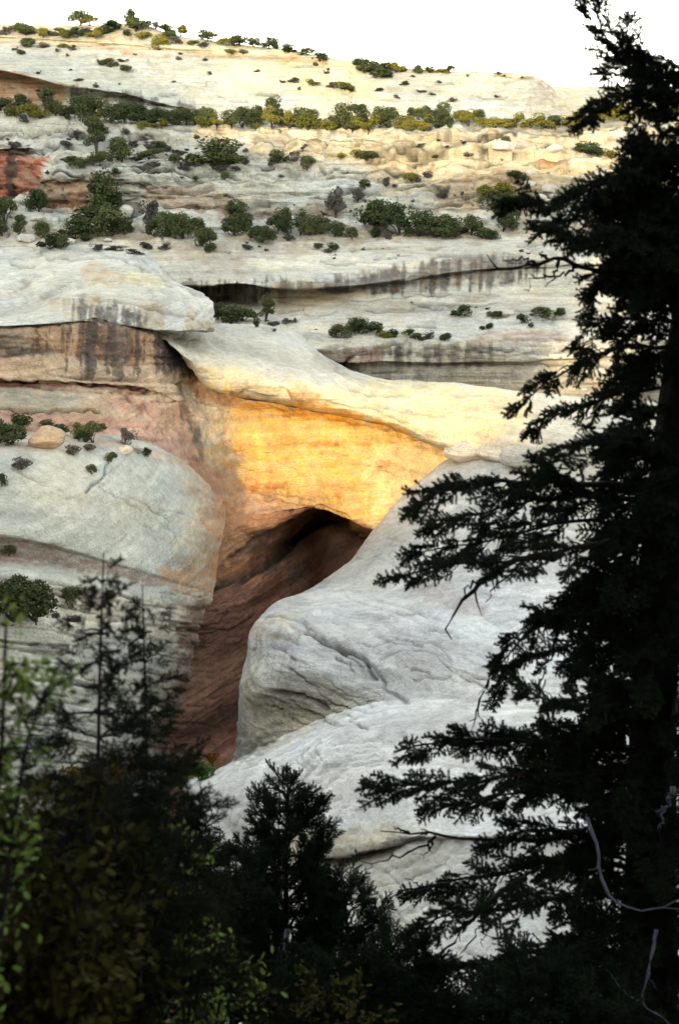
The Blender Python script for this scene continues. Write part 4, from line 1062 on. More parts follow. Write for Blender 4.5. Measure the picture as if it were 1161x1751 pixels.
# ------------------------------------------------------------------ shrubs of the far side: prototypes (unit width, base at 0)
def bush_mesh(name, mats, seed, lobes, n, size, height, flat=0.0, loose=0.25):
    r = np.random.default_rng(seed)
    lc = np.stack([r.uniform(-0.30, 0.30, lobes), r.uniform(-0.30, 0.30, lobes), r.uniform(0.22, 0.80, lobes) * height], 1)
    lc[:, :2] *= (1.15 - 0.7 * (lc[:, 2:3] / height) ** 1.5)
    lr = r.uniform(0.08, 0.24, lobes)
    k = r.integers(0, lobes, n)
    rad = lr[k] * r.uniform(0.55, 1.0, n) ** 0.5 * (1 + loose * (r.random(n) ** 5))
    c = lc[k] + rand_dirs(n, r) * rad[:, None] * np.array([1, 1, 0.85 - flat])
    c[:, 2] = np.maximum(c[:, 2], 0.015)
    v, f = leaf_quads(c, np.full(n, size), r, 0.3)
    parts = [(v, f)]
    nleaf = len(f)
    for q in range(5):
        e = lc[r.integers(0, lobes)]
        parts.append(tube(resample([(0, 0, -0.12), (e[0] * 0.3, e[1] * 0.3, e[2] * 0.45), e], 6), np.linspace(0.030, 0.008, 6), 4))
    v, f = merge(parts)
    o_ = mesh_object(name, v, f, 4, mats, None, False, link=False)
    mi = np.zeros(len(f), np.int32)
    mi[nleaf:] = 1
    o_.data.polygons.foreach_set("material_index", mi)
    return o_


PROTO = {
    'D': [bush_mesh("juniper_bush", [M_JUN, M_BARK2], 10 + i, 15 + i, 3000, 0.046, 0.95, 0, 0.55) for i in range(4)],
    'T': [bush_mesh("juniper_tree", [M_JUN, M_BARK2], 30 + i, 19, 3000, 0.046, 1.5, 0, 0.55) for i in range(3)],
    'Y': [bush_mesh("oak_shrub", [M_OAK, M_BARK2], 50 + i, 11, 2400, 0.046, 0.95, 0, 0.7) for i in range(3)],
    'S': [bush_mesh("sagebrush", [M_SAGE, M_BARK2], 70 + i, 9, 1200, 0.05, 0.7, 0.1, 0.6) for i in range(3)],
    'O': [bush_mesh("autumn_shrub", [M_GOLD, M_BARK2], 90 + i, 9, 1200, 0.055, 0.9, 0, 0.5) for i in range(2)],
    'G': [bush_mesh("cottonwood_shrub", [M_GREEN, M_BARK2], 95 + i, 11, 1700, 0.05, 0.8, 0, 0.4) for i in range(2)],
}
HEIGHT = {'D': 0.95, 'T': 1.5, 'Y': 0.95, 'S': 0.7, 'O': 0.9, 'G': 0.8}
LOOK = {'D': "dark green juniper", 'T': "tall dark juniper tree", 'Y': "yellow-green oak shrub", 'S': "grey sagebrush clump", 'O': "orange autumn shrub", 'G': "bright green shrub"}
CAT = {'D': "juniper", 'T': "juniper", 'Y': "shrub", 'S': "sagebrush", 'O': "shrub", 'G': "shrub"}
ORD = ("first second third fourth fifth sixth seventh eighth ninth tenth eleventh twelfth thirteenth fourteenth fifteenth sixteenth "
       "seventeenth eighteenth nineteenth twentieth").split()
rb = random.Random(99)


def shrubs(place, group, items):
    items = sorted(items, key=lambda q: q[0])
    kinds = {}
    for it in items:
        kinds.setdefault(it[4], []).append(it)
    for it in items:
        px, py, w, h, kind = it
        g = ground(px, py)
        if g is None:
            continue
        same = kinds[kind]
        src = rb.choice(PROTO[kind])
        o_ = src.copy()
        COL.objects.link(o_)
        m = g.length / FPX
        o_.location = g - Vector((0, 0, 0.03 * h * m))
        sc = w * m * 1.30
        o_.scale = (sc * rb.uniform(1.05, 1.35), sc, h * m * rb.uniform(1.05, 1.3) / HEIGHT[kind])
        o_.rotation_euler = (rb.uniform(-0.15, 0.15), rb.uniform(-0.2, 0.2), rb.uniform(0, 6.28))
        size = "small " if w < 16 else ("large " if w > 42 else "")
        look = size + LOOK[kind] if not (kind == 'T' and size) else LOOK[kind]
        pos = "" if len(same) == 1 else (", leftmost of %d" % len(same) if same.index(it) == 0 else
              (", rightmost of %d" % len(same) if same.index(it) == len(same) - 1 else ", %s from the left" % ORD[same.index(it)]))
        o_["label"] = look + " " + place + pos
        o_["category"] = CAT[kind]
        o_["group"] = group


shrubs("on the mesa skyline's left end", "shrubs on the mesa skyline", [
    (8, 35, 26, 20, 'D'), (23, 35, 22, 18, 'Y'), (35, 35, 20, 16, 'D'), (49, 36, 22, 17, 'Y'), (61, 36, 22, 18, 'D'), (75, 37, 20, 24, 'D'), (97, 44, 22, 26, 'Y'),
    (122, 42, 22, 20, 'Y'), (139, 44, 26, 22, 'D'), (155, 44, 24, 18, 'Y'), (178, 40, 18, 14, 'D'), (224, 44, 18, 24, 'D')])
shrubs("on the rocky slope under the left skyline", "shrubs on the mesa slope", [
    (27, 54, 16, 14, 'Y'), (46, 60, 28, 18, 'D'), (74, 64, 18, 14, 'Y'), (88, 62, 20, 14, 'S'), (114, 64, 26, 15, 'Y'), (134, 64, 24, 14, 'D'), (164, 66, 22, 15, 'Y'),
    (178, 58, 24, 13, 'D'), (192, 54, 28, 16, 'D'), (218, 61, 14, 9, 'D'), (233, 54, 32, 20, 'D'), (246, 65, 24, 11, 'Y'), (12, 60, 18, 12, 'S'), (150, 58, 16, 10, 'S'), (104, 56, 14, 9, 'Y')])
shrubs("on the mesa skyline above the cream ledge", "shrubs on the mesa skyline", [
    (252, 46, 20, 10, 'D'), (266, 50, 18, 11, 'S'), (286, 58, 22, 16, 'D'), (309, 62, 24, 17, 'Y'), (331, 64, 20, 13, 'D'), (356, 70, 30, 16, 'D'), (390, 78, 26, 15, 'Y'),
    (410, 78, 34, 17, 'D'), (433, 80, 18, 14, 'D'), (460, 84, 26, 17, 'D'), (494, 90, 26, 14, 'D'), (525, 95, 18, 12, 'D'), (547, 103, 22, 13, 'D')])
shrubs("along the cream ledge of the mesa", "shrubs on the mesa slope", [
    (52, 80, 22, 15, 'D'), (76, 82, 18, 9, 'S'), (108, 82, 16, 9, 'Y'), (127, 86, 14, 8, 'S'), (272, 86, 22, 28, 'Y'), (300, 74, 20, 10, 'S'), (330, 76, 16, 9, 'Y'), (350, 80, 18, 8, 'S'),
    (398, 92, 26, 8, 'Y'), (416, 92, 18, 7, 'S'), (290, 68, 20, 12, 'D')])
shrubs("on the white dome's left face", "shrubs on the white dome", [
    (28, 86, 9, 6, 'S'), (37, 93, 11, 8, 'D'), (115, 97, 6, 5, 'S'), (98, 89, 9, 5, 'S'), (168, 108, 16, 6, 'S'), (182, 110, 20, 10, 'D'), (190, 115, 10, 7, 'S'), (199, 114, 9, 7, 'D'),
    (213, 106, 16, 6, 'S'), (217, 122, 18, 9, 'D'), (68, 127, 8, 6, 'S'), (138, 139, 14, 5, 'S'), (166, 149, 12, 7, 'S')])
shrubs("on the cream dome slope, middle", "shrubs on the white dome", [
    (359, 128, 8, 5, 'S'), (305, 103, 9, 6, 'S'), (352, 104, 9, 4, 'S'), (438, 124, 12, 6, 'S'), (482, 142, 9, 6, 'S'), (505, 142, 18, 8, 'S'), (513, 154, 8, 5, 'S'), (535, 147, 20, 10, 'Y'),
    (571, 151, 24, 11, 'S'), (590, 153, 26, 13, 'Y'), (540, 113, 8, 6, 'D'), (557, 126, 9, 6, 'S'), (600, 156, 14, 7, 'D')])
shrubs("in the dark clump on the dome's shoulder", "shrubs on the white dome", [
    (618, 114, 26, 14, 'D'), (634, 124, 30, 20, 'D'), (652, 133, 32, 16, 'D'), (660, 124, 26, 16, 'T'), (676, 124, 26, 18, 'Y'), (690, 122, 14, 8, 'S'), (716, 124, 18, 13, 'D'),
    (735, 124, 20, 9, 'D'), (755, 124, 20, 9, 'Y'), (769, 124, 13, 10, 'D')])
shrubs("on the white dome's right face", "shrubs on the white dome", [
    (691, 146, 12, 7, 'D'), (649, 156, 12, 6, 'D'), (750, 142, 9, 4, 'S'), (718, 158, 16, 5, 'S'), (738, 163, 12, 4, 'S'), (774, 174, 14, 7, 'S'), (848, 167, 12, 4, 'S'), (852, 128, 10, 6, 'S'), (676, 168, 10, 5, 'S')])
shrubs("at the dark alcove's foot", "trees on the ledge below the mesa", [
    (10, 192, 30, 22, 'D'), (36, 190, 28, 26, 'D'), (28, 199, 26, 18, 'Y'), (54, 200, 30, 20, 'Y'), (78, 196, 28, 44, 'T'), (70, 203, 22, 14, 'Y'), (96, 198, 24, 22, 'D'), (113, 203, 22, 20, 'D'),
    (138, 202, 30, 32, 'D'), (158, 208, 36, 36, 'D'), (168, 210, 24, 22, 'Y'), (190, 210, 32, 28, 'D'), (40, 208, 18, 10, 'S')])
shrubs("on the tree ledge, left part", "trees on the ledge below the mesa", [
    (215, 209, 30, 26, 'D'), (240, 212, 40, 32, 'D'), (264, 213, 32, 26, 'D'), (244, 220, 18, 14, 'Y'), (285, 214, 26, 22, 'D'), (277, 220, 20, 12, 'Y'), (302, 214, 30, 24, 'D'), (318, 214, 22, 26, 'T'),
    (333, 214, 24, 28, 'D'), (345, 218, 20, 20, 'Y'), (359, 214, 26, 28, 'D'), (371, 219, 22, 20, 'Y')])
shrubs("on the tree ledge, middle part", "trees on the ledge below the mesa", [
    (396, 218, 32, 26, 'D'), (414, 218, 26, 30, 'D'), (430, 216, 20, 26, 'T'), (445, 214, 24, 32, 'D'), (465, 220, 32, 32, 'Y'), (470, 212, 26, 38, 'T'), (483, 216, 24, 32, 'D'), (494, 219, 24, 26, 'Y'),
    (510, 216, 28, 30, 'D'), (527, 222, 28, 32, 'Y'), (536, 214, 24, 26, 'D'), (558, 222, 30, 24, 'Y'), (437, 220, 16, 12, 'Y')])
shrubs("on the tree ledge, right of centre", "trees on the ledge below the mesa", [
    (569, 219, 22, 20, 'D'), (590, 221, 30, 40, 'D'), (618, 219, 28, 42, 'T'), (602, 224, 30, 28, 'Y'), (630, 226, 28, 28, 'Y'), (650, 219, 28, 34, 'D'), (666, 217, 20, 30, 'D'), (690, 220, 30, 26, 'Y'),
    (702, 206, 12, 22, 'T'), (716, 205, 16, 16, 'D'), (728, 206, 18, 22, 'D'), (756, 208, 26, 28, 'D'), (704, 224, 26, 22, 'Y'), (725, 224, 30, 22, 'Y')])
shrubs("on the tree ledge's right end", "trees on the ledge below the mesa", [
    (746, 217, 36, 24, 'D'), (768, 216, 20, 16, 'D'), (788, 208, 28, 24, 'Y'), (801, 216, 26, 24, 'Y'), (817, 210, 24, 20, 'D'), (826, 217, 26, 16, 'Y'), (845, 218, 26, 20, 'Y'), (865, 218, 24, 18, 'Y'),
    (882, 218, 30, 20, 'Y'), (905, 219, 26, 20, 'Y'), (926, 221, 30, 22, 'Y'), (950, 221, 28, 22, 'D'), (976, 221, 26, 24, 'Y')])
shrubs("on the ledge seen beyond the fir", "shrubs beyond the fir", [
    (1030, 210, 36, 26, 'Y'), (1062, 206, 40, 32, 'Y'), (1102, 204, 38, 28, 'Y'), (1142, 204, 42, 34, 'Y'), (1000, 262, 40, 18, 'D'), (1020, 268, 30, 16, 'D'), (1045, 272, 24, 16, 'Y'),
    (860, 340, 40, 30, 'Y'), (832, 336, 30, 26, 'Y'), (852, 362, 44, 36, 'D'), (884, 312, 34, 16, 'D'), (900, 366, 44, 30, 'D'), (1068, 224, 26, 10, 'S')])
shrubs("in the left gully below the tree ledge", "shrubs in the left gully", [
    (166, 264, 34, 58, 'T'), (172, 284, 26, 24, 'D'), (200, 262, 20, 26, 'D'), (210, 276, 34, 36, 'D'), (118, 250, 28, 13, 'S'), (121, 282, 18, 16, 'D'), (137, 287, 26, 14, 'D'), (160, 282, 18, 15, 'S'),
    (199, 300, 14, 12, 'D'), (215, 230, 13, 9, 'S'), (133, 234, 18, 9, 'S'), (20, 251, 22, 15, 'S'), (172, 230, 30, 12, 'D')])
shrubs("on the banded ledges right of the gully", "shrubs on the banded cliffs", [
    (228, 251, 26, 10, 'S'), (256, 254, 20, 11, 'S'), (275, 255, 22, 14, 'D'), (256, 271, 36, 12, 'D'), (264, 285, 22, 9, 'S'), (232, 276, 18, 9, 'S'), (310, 266, 24, 13, 'S'), (312, 290, 18, 11, 'S'),
    (299, 278, 18, 11, 'D'), (290, 258, 16, 8, 'S'), (335, 309, 9, 7, 'D'), (248, 241, 14, 6, 'S')])
shrubs("around the big round cliff juniper", "shrubs on the banded cliffs", [
    (365, 287, 68, 42, 'D'), (388, 286, 34, 22, 'D'), (376, 293, 20, 11, 'S'), (420, 282, 14, 12, 'S'), (414, 250, 9, 7, 'S'), (385, 308, 11, 12, 'D'), (478, 279, 32, 22, 'D'), (462, 286, 11, 9, 'S'),
    (512, 268, 22, 18, 'S'), (526, 290, 22, 22, 'D'), (503, 276, 14, 8, 'S'), (402, 292, 18, 8, 'S')])
shrubs("on the warm banded ledges", "shrubs on the banded cliffs", [
    (574, 364, 30, 38, 'S'), (624, 321, 20, 15, 'D'), (612, 343, 19, 22, 'S'), (661, 318, 22, 13, 'S'), (584, 272, 16, 11, 'Y'), (612, 270, 24, 14, 'Y'), (628, 274, 26, 14, 'D'), (702, 310, 22, 16, 'Y'),
    (712, 312, 14, 11, 'S'), (731, 304, 16, 11, 'S'), (865, 247, 12, 12, 'D'), (552, 368, 12, 9, 'S'), (745, 270, 14, 7, 'S'), (800, 268, 18, 7, 'S'), (760, 340, 22, 16, 'S'), (790, 246, 14, 6, 'S'), (720, 252, 16, 6, 'S')])
shrubs("on the bush ledge, left clump", "junipers on the bush ledge", [
    (184, 364, 54, 58, 'D'), (166, 396, 58, 44, 'D'), (130, 408, 46, 34, 'D'), (188, 404, 46, 38, 'D'), (212, 401, 24, 26, 'D'), (66, 362, 32, 42, 'D'), (10, 380, 32, 36, 'D'), (4, 404, 22, 32, 'D'),
    (33, 406, 22, 36, 'T'), (76, 404, 20, 24, 'D'), (86, 426, 36, 24, 'D'), (104, 426, 28, 22, 'D'), (148, 412, 20, 14, 'D')])
shrubs("beside the low dark cliff", "junipers on the bush ledge", [
    (264, 386, 40, 38, 'S'), (264, 404, 24, 28, 'D'), (283, 404, 34, 40, 'D'), (300, 408, 26, 30, 'D'), (314, 408, 30, 38, 'D'), (337, 404, 26, 28, 'D'), (356, 424, 28, 36, 'D'), (400, 374, 38, 28, 'D'),
    (402, 402, 36, 34, 'D'), (418, 388, 22, 22, 'D'), (447, 413, 38, 32, 'D'), (360, 430, 18, 14, 'D')])
shrubs("on the bush ledge, middle clump", "junipers on the bush ledge", [
    (474, 400, 30, 30, 'D'), (491, 398, 24, 40, 'T'), (513, 402, 26, 38, 'T'), (530, 402, 28, 30, 'D'), (549, 400, 28, 32, 'D'), (572, 405, 26, 26, 'D'), (601, 408, 20, 16, 'D'), (460, 404, 18, 12, 'S'), (492, 412, 20, 10, 'S')])
shrubs("on the bush ledge, right clump", "junipers on the bush ledge", [
    (640, 392, 58, 48, 'D'), (682, 402, 44, 44, 'D'), (640, 406, 18, 16, 'D'), (718, 403, 44, 38, 'D'), (746, 405, 48, 36, 'D'), (780, 404, 38, 30, 'D'), (806, 402, 30, 28, 'D'), (824, 408, 26, 18, 'D'),
    (840, 410, 20, 14, 'D'), (662, 408, 18, 10, 'S'), (820, 392, 10, 14, 'G'), (860, 396, 40, 40, 'D')])
shrubs("behind the slickrock dome", "low brush behind the dome", [
    (170, 427, 28, 9, 'S'), (200, 429, 28, 9, 'S'), (245, 424, 30, 10, 'S'), (286, 427, 20, 11, 'S'), (225, 434, 30, 8, 'S'), (425, 424, 20, 9, 'S'), (545, 425, 16, 9, 'D'), (570, 427, 22, 11, 'D'), (560, 432, 14, 7, 'S')])
shrubs("in the hollow right of the dome's nose", "shrubs in the hollow", [
    (373, 546, 22, 30, 'D'), (395, 553, 40, 32, 'D'), (415, 549, 34, 22, 'D'), (438, 560, 13, 16, 'D'), (454, 550, 24, 38, 'T'), (463, 556, 22, 11, 'S'), (488, 553, 20, 7, 'S'), (504, 551, 6, 8, 'S')])
shrubs("on the bench behind the bridge", "shrubs on the bench behind the bridge", [
    (580, 577, 32, 19, 'D'), (608, 570, 28, 24, 'D'), (622, 568, 26, 20, 'D'), (644, 570, 26, 18, 'D'), (656, 577, 26, 13, 'Y'), (673, 576, 20, 11, 'D'), (699, 574, 20, 11, 'D'), (710, 580, 16, 11, 'D'),
    (735, 579, 24, 10, 'S'), (761, 582, 16, 12, 'D'), (778, 541, 13, 9, 'D'), (795, 541, 22, 18, 'D'), (835, 541, 13, 8, 'S')])
shrubs("on the bench's right side near the fir", "shrubs on the bench behind the bridge", [
    (850, 541, 18, 10, 'D'), (891, 553, 18, 14, 'D'), (926, 543, 24, 15, 'D'), (823, 564, 9, 7, 'D'), (836, 562, 12, 9, 'D'), (908, 560, 10, 8, 'S'), (957, 540, 20, 14, 'D')])
shrubs("under the streaked wall", "shrubs under the streaked wall", [
    (42, 738, 26, 32, 'T'), (20, 760, 46, 32, 'D'), (6, 742, 24, 22, 'S'), (78, 733, 22, 13, 'D'), (104, 742, 26, 18, 'D'), (136, 750, 24, 20, 'D'), (159, 757, 28, 32, 'D'), (175, 737, 15, 13, 'D'),
    (125, 778, 24, 17, 'S'), (150, 770, 28, 14, 'S'), (214, 760, 34, 26, 'S'), (249, 778, 18, 11, 'D'), (132, 733, 16, 12, 'Y')])
shrubs("on the grey slickrock ledges, left", "shrubs on the slickrock ledges", [
    (36, 802, 26, 18, 'S'), (190, 790, 17, 15, 'D'), (157, 810, 18, 13, 'D'), (16, 948, 22, 18, 'D'), (22, 1060, 60, 70, 'D'), (60, 1062, 56, 64, 'D'), (125, 1034, 30, 32, 'D'), (126, 1064, 26, 13, 'S'), (95, 1056, 14, 10, 'S'), (4, 832, 12, 20, 'D')])
shrubs("deep in the canyon below the arch", "plants on the canyon floor", [
    (312, 1348, 50, 44, 'G'), (345, 1334, 40, 30, 'G'), (364, 1306, 24, 20, 'O')])
shrubs("glowing among the dark pines at lower left", "autumn shrubs at lower left", [
    (165, 1350, 40, 46, 'O'), (196, 1345, 40, 60, 'O'), (226, 1330, 34, 40, 'O'), (120, 1345, 40, 40, 'O')])

rt = random.Random(5)
for q in range(95):
    py = rt.choice([rt.uniform(226, 390), rt.uniform(226, 390), rt.uniform(412, 450), rt.uniform(515, 585), rt.uniform(90, 180)])
    px = rt.uniform(40, 930)
    g = ground(px, py)
    if g is None or (py > 410 and px < 380) or g.y < 250:
        continue
    o_ = rt.choice(PROTO['S']).copy()
    COL.objects.link(o_)
    o_.name = "scrub_tuft"
    sc = g.length / FPX * rt.uniform(6, 14)
    o_.scale = (sc, sc, sc * rt.uniform(0.5, 0.9))
    o_.location = g - Vector((0, 0, 0.08 * sc))
    o_.rotation_euler = (0, 0, rt.uniform(0, 6.28))
    o_["label"], o_["category"], o_["group"] = "tiny dark scrub tuft dotted on the pale cliff ledges across the canyon", "scrub tuft", "scrub tufts on the cliff ledges"

# ------------------------------------------------------------------ boulders
import bmesh


def boulder_mesh(name, mat, seed, flat):
    bm = bmesh.new()
    bmesh.ops.create_icosphere(bm, subdivisions=4, radius=0.5)
    v = np.array([w_.co for w_ in bm.verts])
    r = np.random.default_rng(seed)
    for q in range(9):                                   # chop to blocky facets
        nrm = rand_dirs(1, r)[0]
        dcut = r.uniform(0.30, 0.42)
        over = np.maximum(v @ nrm - dcut, 0)
        v = v - over[:, None] * nrm * 0.85
    v = v * (1 + 0.10 * fbm(v[:, 0] * 4 + seed, v[:, 1] * 4, v[:, 2] * 4, 4, seed)[:, None])
    v[:, 2] *= flat
    for w_, c in zip(bm.verts, v):
        w_.co = c
    for f_ in bm.faces:
        f_.smooth = True
    me = bpy.data.meshes.new(name)
    bm.to_mesh(me)
    bm.free()
    me.materials.append(mat)
    return bpy.data.objects.new(name, me)


BOULD = [boulder_mesh("boulder", M_BOULDER, 3 + i, 1.0) for i in range(5)]
BOULD_TAN = boulder_mesh("boulder", M_BOULDER_TAN, 21, 1.0)


def boulder(px, py, w, h, label, group="boulders", src=None):
    g = ground(px, py)
    o_ = (src or rb.choice(BOULD)).copy()
    COL.objects.link(o_)
    m = g.length / FPX
    o_.scale = (w * m * 1.1, w * m * 0.9, h * m * 1.25)
    o_.location = g + Vector((0, 0.2 * w * m, 0.40 * h * m))
    o_.rotation_euler = (0, 0, rb.uniform(-0.5, 0.5))
    o_["label"], o_["category"], o_["group"] = label, "boulder", group


boulder(80, 768, 58, 36, "big tan boulder resting under the streaked wall", src=BOULD_TAN)
boulder(212, 776, 28, 14, "flat pale rock beside the bare brush under the streaked wall")
boulder(236, 776, 22, 14, "small pale rock right of the flat rock under the streaked wall")
boulder(1040, 376, 66, 34, "large white boulder seen through the fir's upper boughs")
boulder(805, 788, 84, 42, "broad grey boulder at the right end of the bridge top")
boulder(892, 800, 66, 40, "rounded grey boulder half hidden by the fir, beside the broad one")
for x, y, w, h, lb in [(775, 382, 20, 16, "behind the right juniper clump, leftmost of the rubble"), (797, 378, 15, 12, "in the middle of the rubble behind the right juniper clump"),
                       (826, 384, 18, 14, "at the right of the rubble behind the right juniper clump"), (832, 358, 26, 18, "above the rubble, left of the fir"),
                       (903, 322, 24, 14, "on the sunny slope left of the fir"), (905, 300, 14, 9, "topmost on the sunny slope left of the fir"),
                       (940, 330, 26, 16, "low on the sunny slope next to the fir"), (925, 345, 20, 14, "lowest on the sunny slope next to the fir"),
                       (862, 258, 40, 18, "a squarish block on the warm ledge above"), (948, 262, 26, 16, "leaning beside the squarish block on the warm ledge"),
                       (38, 350, 28, 18, "under the red cliff at far left"), (62, 378, 20, 10, "below the red cliff, right of the first"), (22, 372, 16, 12, "below the red cliff, near the picture edge"),
                       (46, 414, 34, 14, "low and wide on the bush ledge at far left"), (118, 408, 14, 10, "between junipers on the bush ledge at left"), (118, 418, 20, 10, "in front of the left junipers on the bush ledge"),
                       (184, 414, 14, 7, "below the biggest left juniper"), (217, 372, 24, 20, "right of the biggest left juniper"), (590, 392, 20, 12, "left of the right juniper clump"),
                       (868, 541, 22, 12, "on the bench behind the bridge, near the fir"), (940, 545, 18, 12, "on the bench at the fir's edge"), (590, 365, 18, 12, "beside the grey bush above the ledge")]:
    boulder(x, y, w, h, "pale rock " + lb, "pale rocks on the ledges")

# ------------------------------------------------------------------ foreground trees
def needles(path, r, spacing, length, width, spread=1.0):
    """needles around a twig path (n,3) -> triangles as quads with a doubled tip"""
    seg = np.linalg.norm(np.diff(path, axis=0), axis=1)
    L = seg.sum()
    n = max(3, int(L / spacing))
    t = (np.arange(n) + r.random(n)) / n
    k = np.interp(t, np.concatenate([[0], np.cumsum(seg)]) / L, np.arange(len(path)))
    i = np.minimum(k.astype(int), len(path) - 2)
    c = path[i] + (path[i + 1] - path[i]) * (k - i)[:, None]
    tg = path[i + 1] - path[i]
    tg /= np.linalg.norm(tg, axis=1, keepdims=True) + 1e-9
    d = rand_dirs(n, r)
    d -= (d * tg).sum(1, keepdims=True) * tg
    d /= np.linalg.norm(d, axis=1, keepdims=True) + 1e-9
    d = d * spread + tg * r.uniform(0.4, 0.9, n)[:, None]
    d /= np.linalg.norm(d, axis=1, keepdims=True)
    s = np.cross(d, rand_dirs(n, r))
    s /= np.linalg.norm(s, axis=1, keepdims=True) + 1e-9
    ln = (length * r.uniform(0.7, 1.2, n))[:, None]
    v = np.stack([c - s * width / 2, c + s * width / 2, c + d * ln], 1).reshape(-1, 3)
    return v, np.arange(3 * n).reshape(-1, 3)


def spray_template(seed, L=0.27, nside=5, length=0.033, width=0.0110, spacing=0.0018, ang=58, wob=0.7):
    """a flat bough tip along +X with side twigs, needles only; triangles"""
    r = np.random.default_rng(seed)
    parts = []
    main = np.stack([np.linspace(0, L, 6), 0.03 * np.sin(np.linspace(0, 2, 6) + seed), -0.03 * np.linspace(0, 1, 6) ** 2], 1)
    parts.append(needles(main, r, spacing, length, width))
    for q in range(nside):
        s = 0.08 + 0.85 * q / nside + r.uniform(-0.03, 0.03)
        for sg in (-1, 1):
            if r.random() < 0.12:
                continue
            ln = L * (0.36 * (1 - s) + 0.18) * r.uniform(0.8, 1.25)
            a = R(ang + r.uniform(-12, 12))
            b = np.array([s * L, 0, -0.03 * s * s])
            e = b + ln * np.array([math.cos(a), sg * math.sin(a), r.uniform(-wob, wob)])
            parts.append(needles(np.stack([b, (b + e) / 2 + r.normal(size=3) * 0.004, e]), r, spacing, length, width))
    return merge(parts)


FIR_SPRAYS = [spray_template(i) for i in range(6)]
PINE_SPRAYS = [spray_template(20 + i, 0.26, 5, 0.045, 0.0075, 0.0030, 55, 0.6) for i in range(5)]
JUN_SPRAYS = [spray_template(40 + i, 0.34, 7, 0.026, 0.0120, 0.0026, 36, 0.6) for i in range(6)]


def place_sprays(templates, pos, dirs, scale, r, roll=None):
    parts = []
    for p_, d_, s_ in zip(pos, dirs, scale):
        v, f_ = templates[r.integers(0, len(templates))]
        x = d_ / (np.linalg.norm(d_) + 1e-9)
        up = np.array([0, 0, 1.0]) + r.normal(size=3) * 0.45
        y = np.cross(up, x)
        y /= np.linalg.norm(y) + 1e-9
        z = np.cross(x, y)
        parts.append((p_ + (v * s_) @ np.stack([x, y, z]), f_))
    return merge(parts)


def bough(tree, path, rad, templates, r, density=9.0, start=0.25, reach=0.5, droop=0.25, spray=1.0, name="branch", bark=None, leaf=None, twigs=True, fan=1.0):
    """limb (wood) with its foliage as a sub-part"""
    path = resample(path, max(8, len(path) * 3))
    path[2:-1] += r.normal(size=path[2:-1].shape) * 0.012
    L = np.linalg.norm(np.diff(path, axis=0), axis=1).sum()
    wood = [tube(path, np.linspace(rad, rad * 0.22, len(path)), 6)]
    n = max(2, int(L * density * (1 - start)))
    pos, dirs, sc = [], [], []
    for q in range(n):
        t = start + (1 - start) * (q + r.random()) / n
        k = t * (len(path) - 1)
        i = min(int(k), len(path) - 2)
        p = path[i] + (path[i + 1] - path[i]) * (k - i)
        tg = path[i + 1] - path[i]
        tg /= np.linalg.norm(tg) + 1e-9
        side = rand_dirs(1, r)[0]
        side -= side @ tg * tg
        side /= np.linalg.norm(side) + 1e-9
        side[2] *= 0.6
        d = tg * r.uniform(0.5, 1.0) + side * fan * r.uniform(0.4, 1.0) + np.array([0, 0, -droop * r.uniform(0.2, 1.2)])
        d /= np.linalg.norm(d)
        stem = reach * (1 - 0.75 * t) * r.uniform(0.15, 1.0)
        e = p + d * stem
        if twigs and stem > 0.06:
            mid = (p + e) / 2 + np.array([0, 0, 0.03])
            wood.append(tube(np.stack([p, mid, e]), np.linspace(rad * 0.3, rad * 0.12, 3), 4))
            if stem > 0.22:
                pos.append(mid); dirs.append(d + rand_dirs(1, r)[0] * 0.7); sc.append(spray * r.uniform(0.6, 0.9))
        pos.append(e); dirs.append(d + tg * 0.4); sc.append(spray * r.uniform(0.7, 1.15) * (1 - 0.25 * t))
    pos.append(path[-1]); dirs.append(path[-1] - path[-2]); sc.append(spray * 0.8)
    v, f_ = merge(wood)
    b = mesh_object(name, v, f_, 4, bark or M_BARK, tree, True)
    v, f_ = place_sprays(templates, pos, dirs, sc, r)
    mesh_object("foliage", v, f_, 3, leaf or M_FIR, b)
    return b


def bare(tree, paths, rad, mat, name="bare_branch"):
    parts = []
    rr_ = np.random.default_rng(len(paths) * 7 + int(abs(paths[0][0][0]) * 100))
    for i, pth in enumerate(paths):
        q = resample(pth, 14)
        rr = rad if i == 0 else rad * 0.5
        q[1:-1] += rr_.normal(size=q[1:-1].shape) * rad * 0.45
        parts.append(tube(q, np.linspace(rr, rr * 0.18, 14) * rr_.uniform(0.8, 1.2, 14), 7))
        L = np.linalg.norm(q[-1] - q[0])
        for w in range(4 if i == 0 else 2):            # broken side twigs
            k = rr_.integers(3, 13)
            d = q[k] - q[k - 1]
            d = d / np.linalg.norm(d) + rand_dirs(1, rr_)[0] * 0.9
            e = q[k] + d * L * rr_.uniform(0.05, 0.16)
            m_ = (q[k] + e) / 2 + rr_.normal(size=3) * 0.012
            parts.append(tube(np.stack([q[k], m_, e]), [rr * 0.3, rr * 0.2, rr * 0.08], 5))
    v, f_ = merge(parts)
    return mesh_object(name, v, f_, 4, mat, tree, True)


def tree_root(name, loc, label, cat, group=None):
    e = bpy.data.objects.new(name, None)
    COL.objects.link(e)
    e.empty_display_size = 0.3
    e["label"], e["category"] = label, cat
    if group:
        e["group"] = group
    return e


def pp(pts, d0):
    return [P(p_[0], p_[1], d0 + (p_[2] if len(p_) > 2 else 0.0)) for p_ in pts]


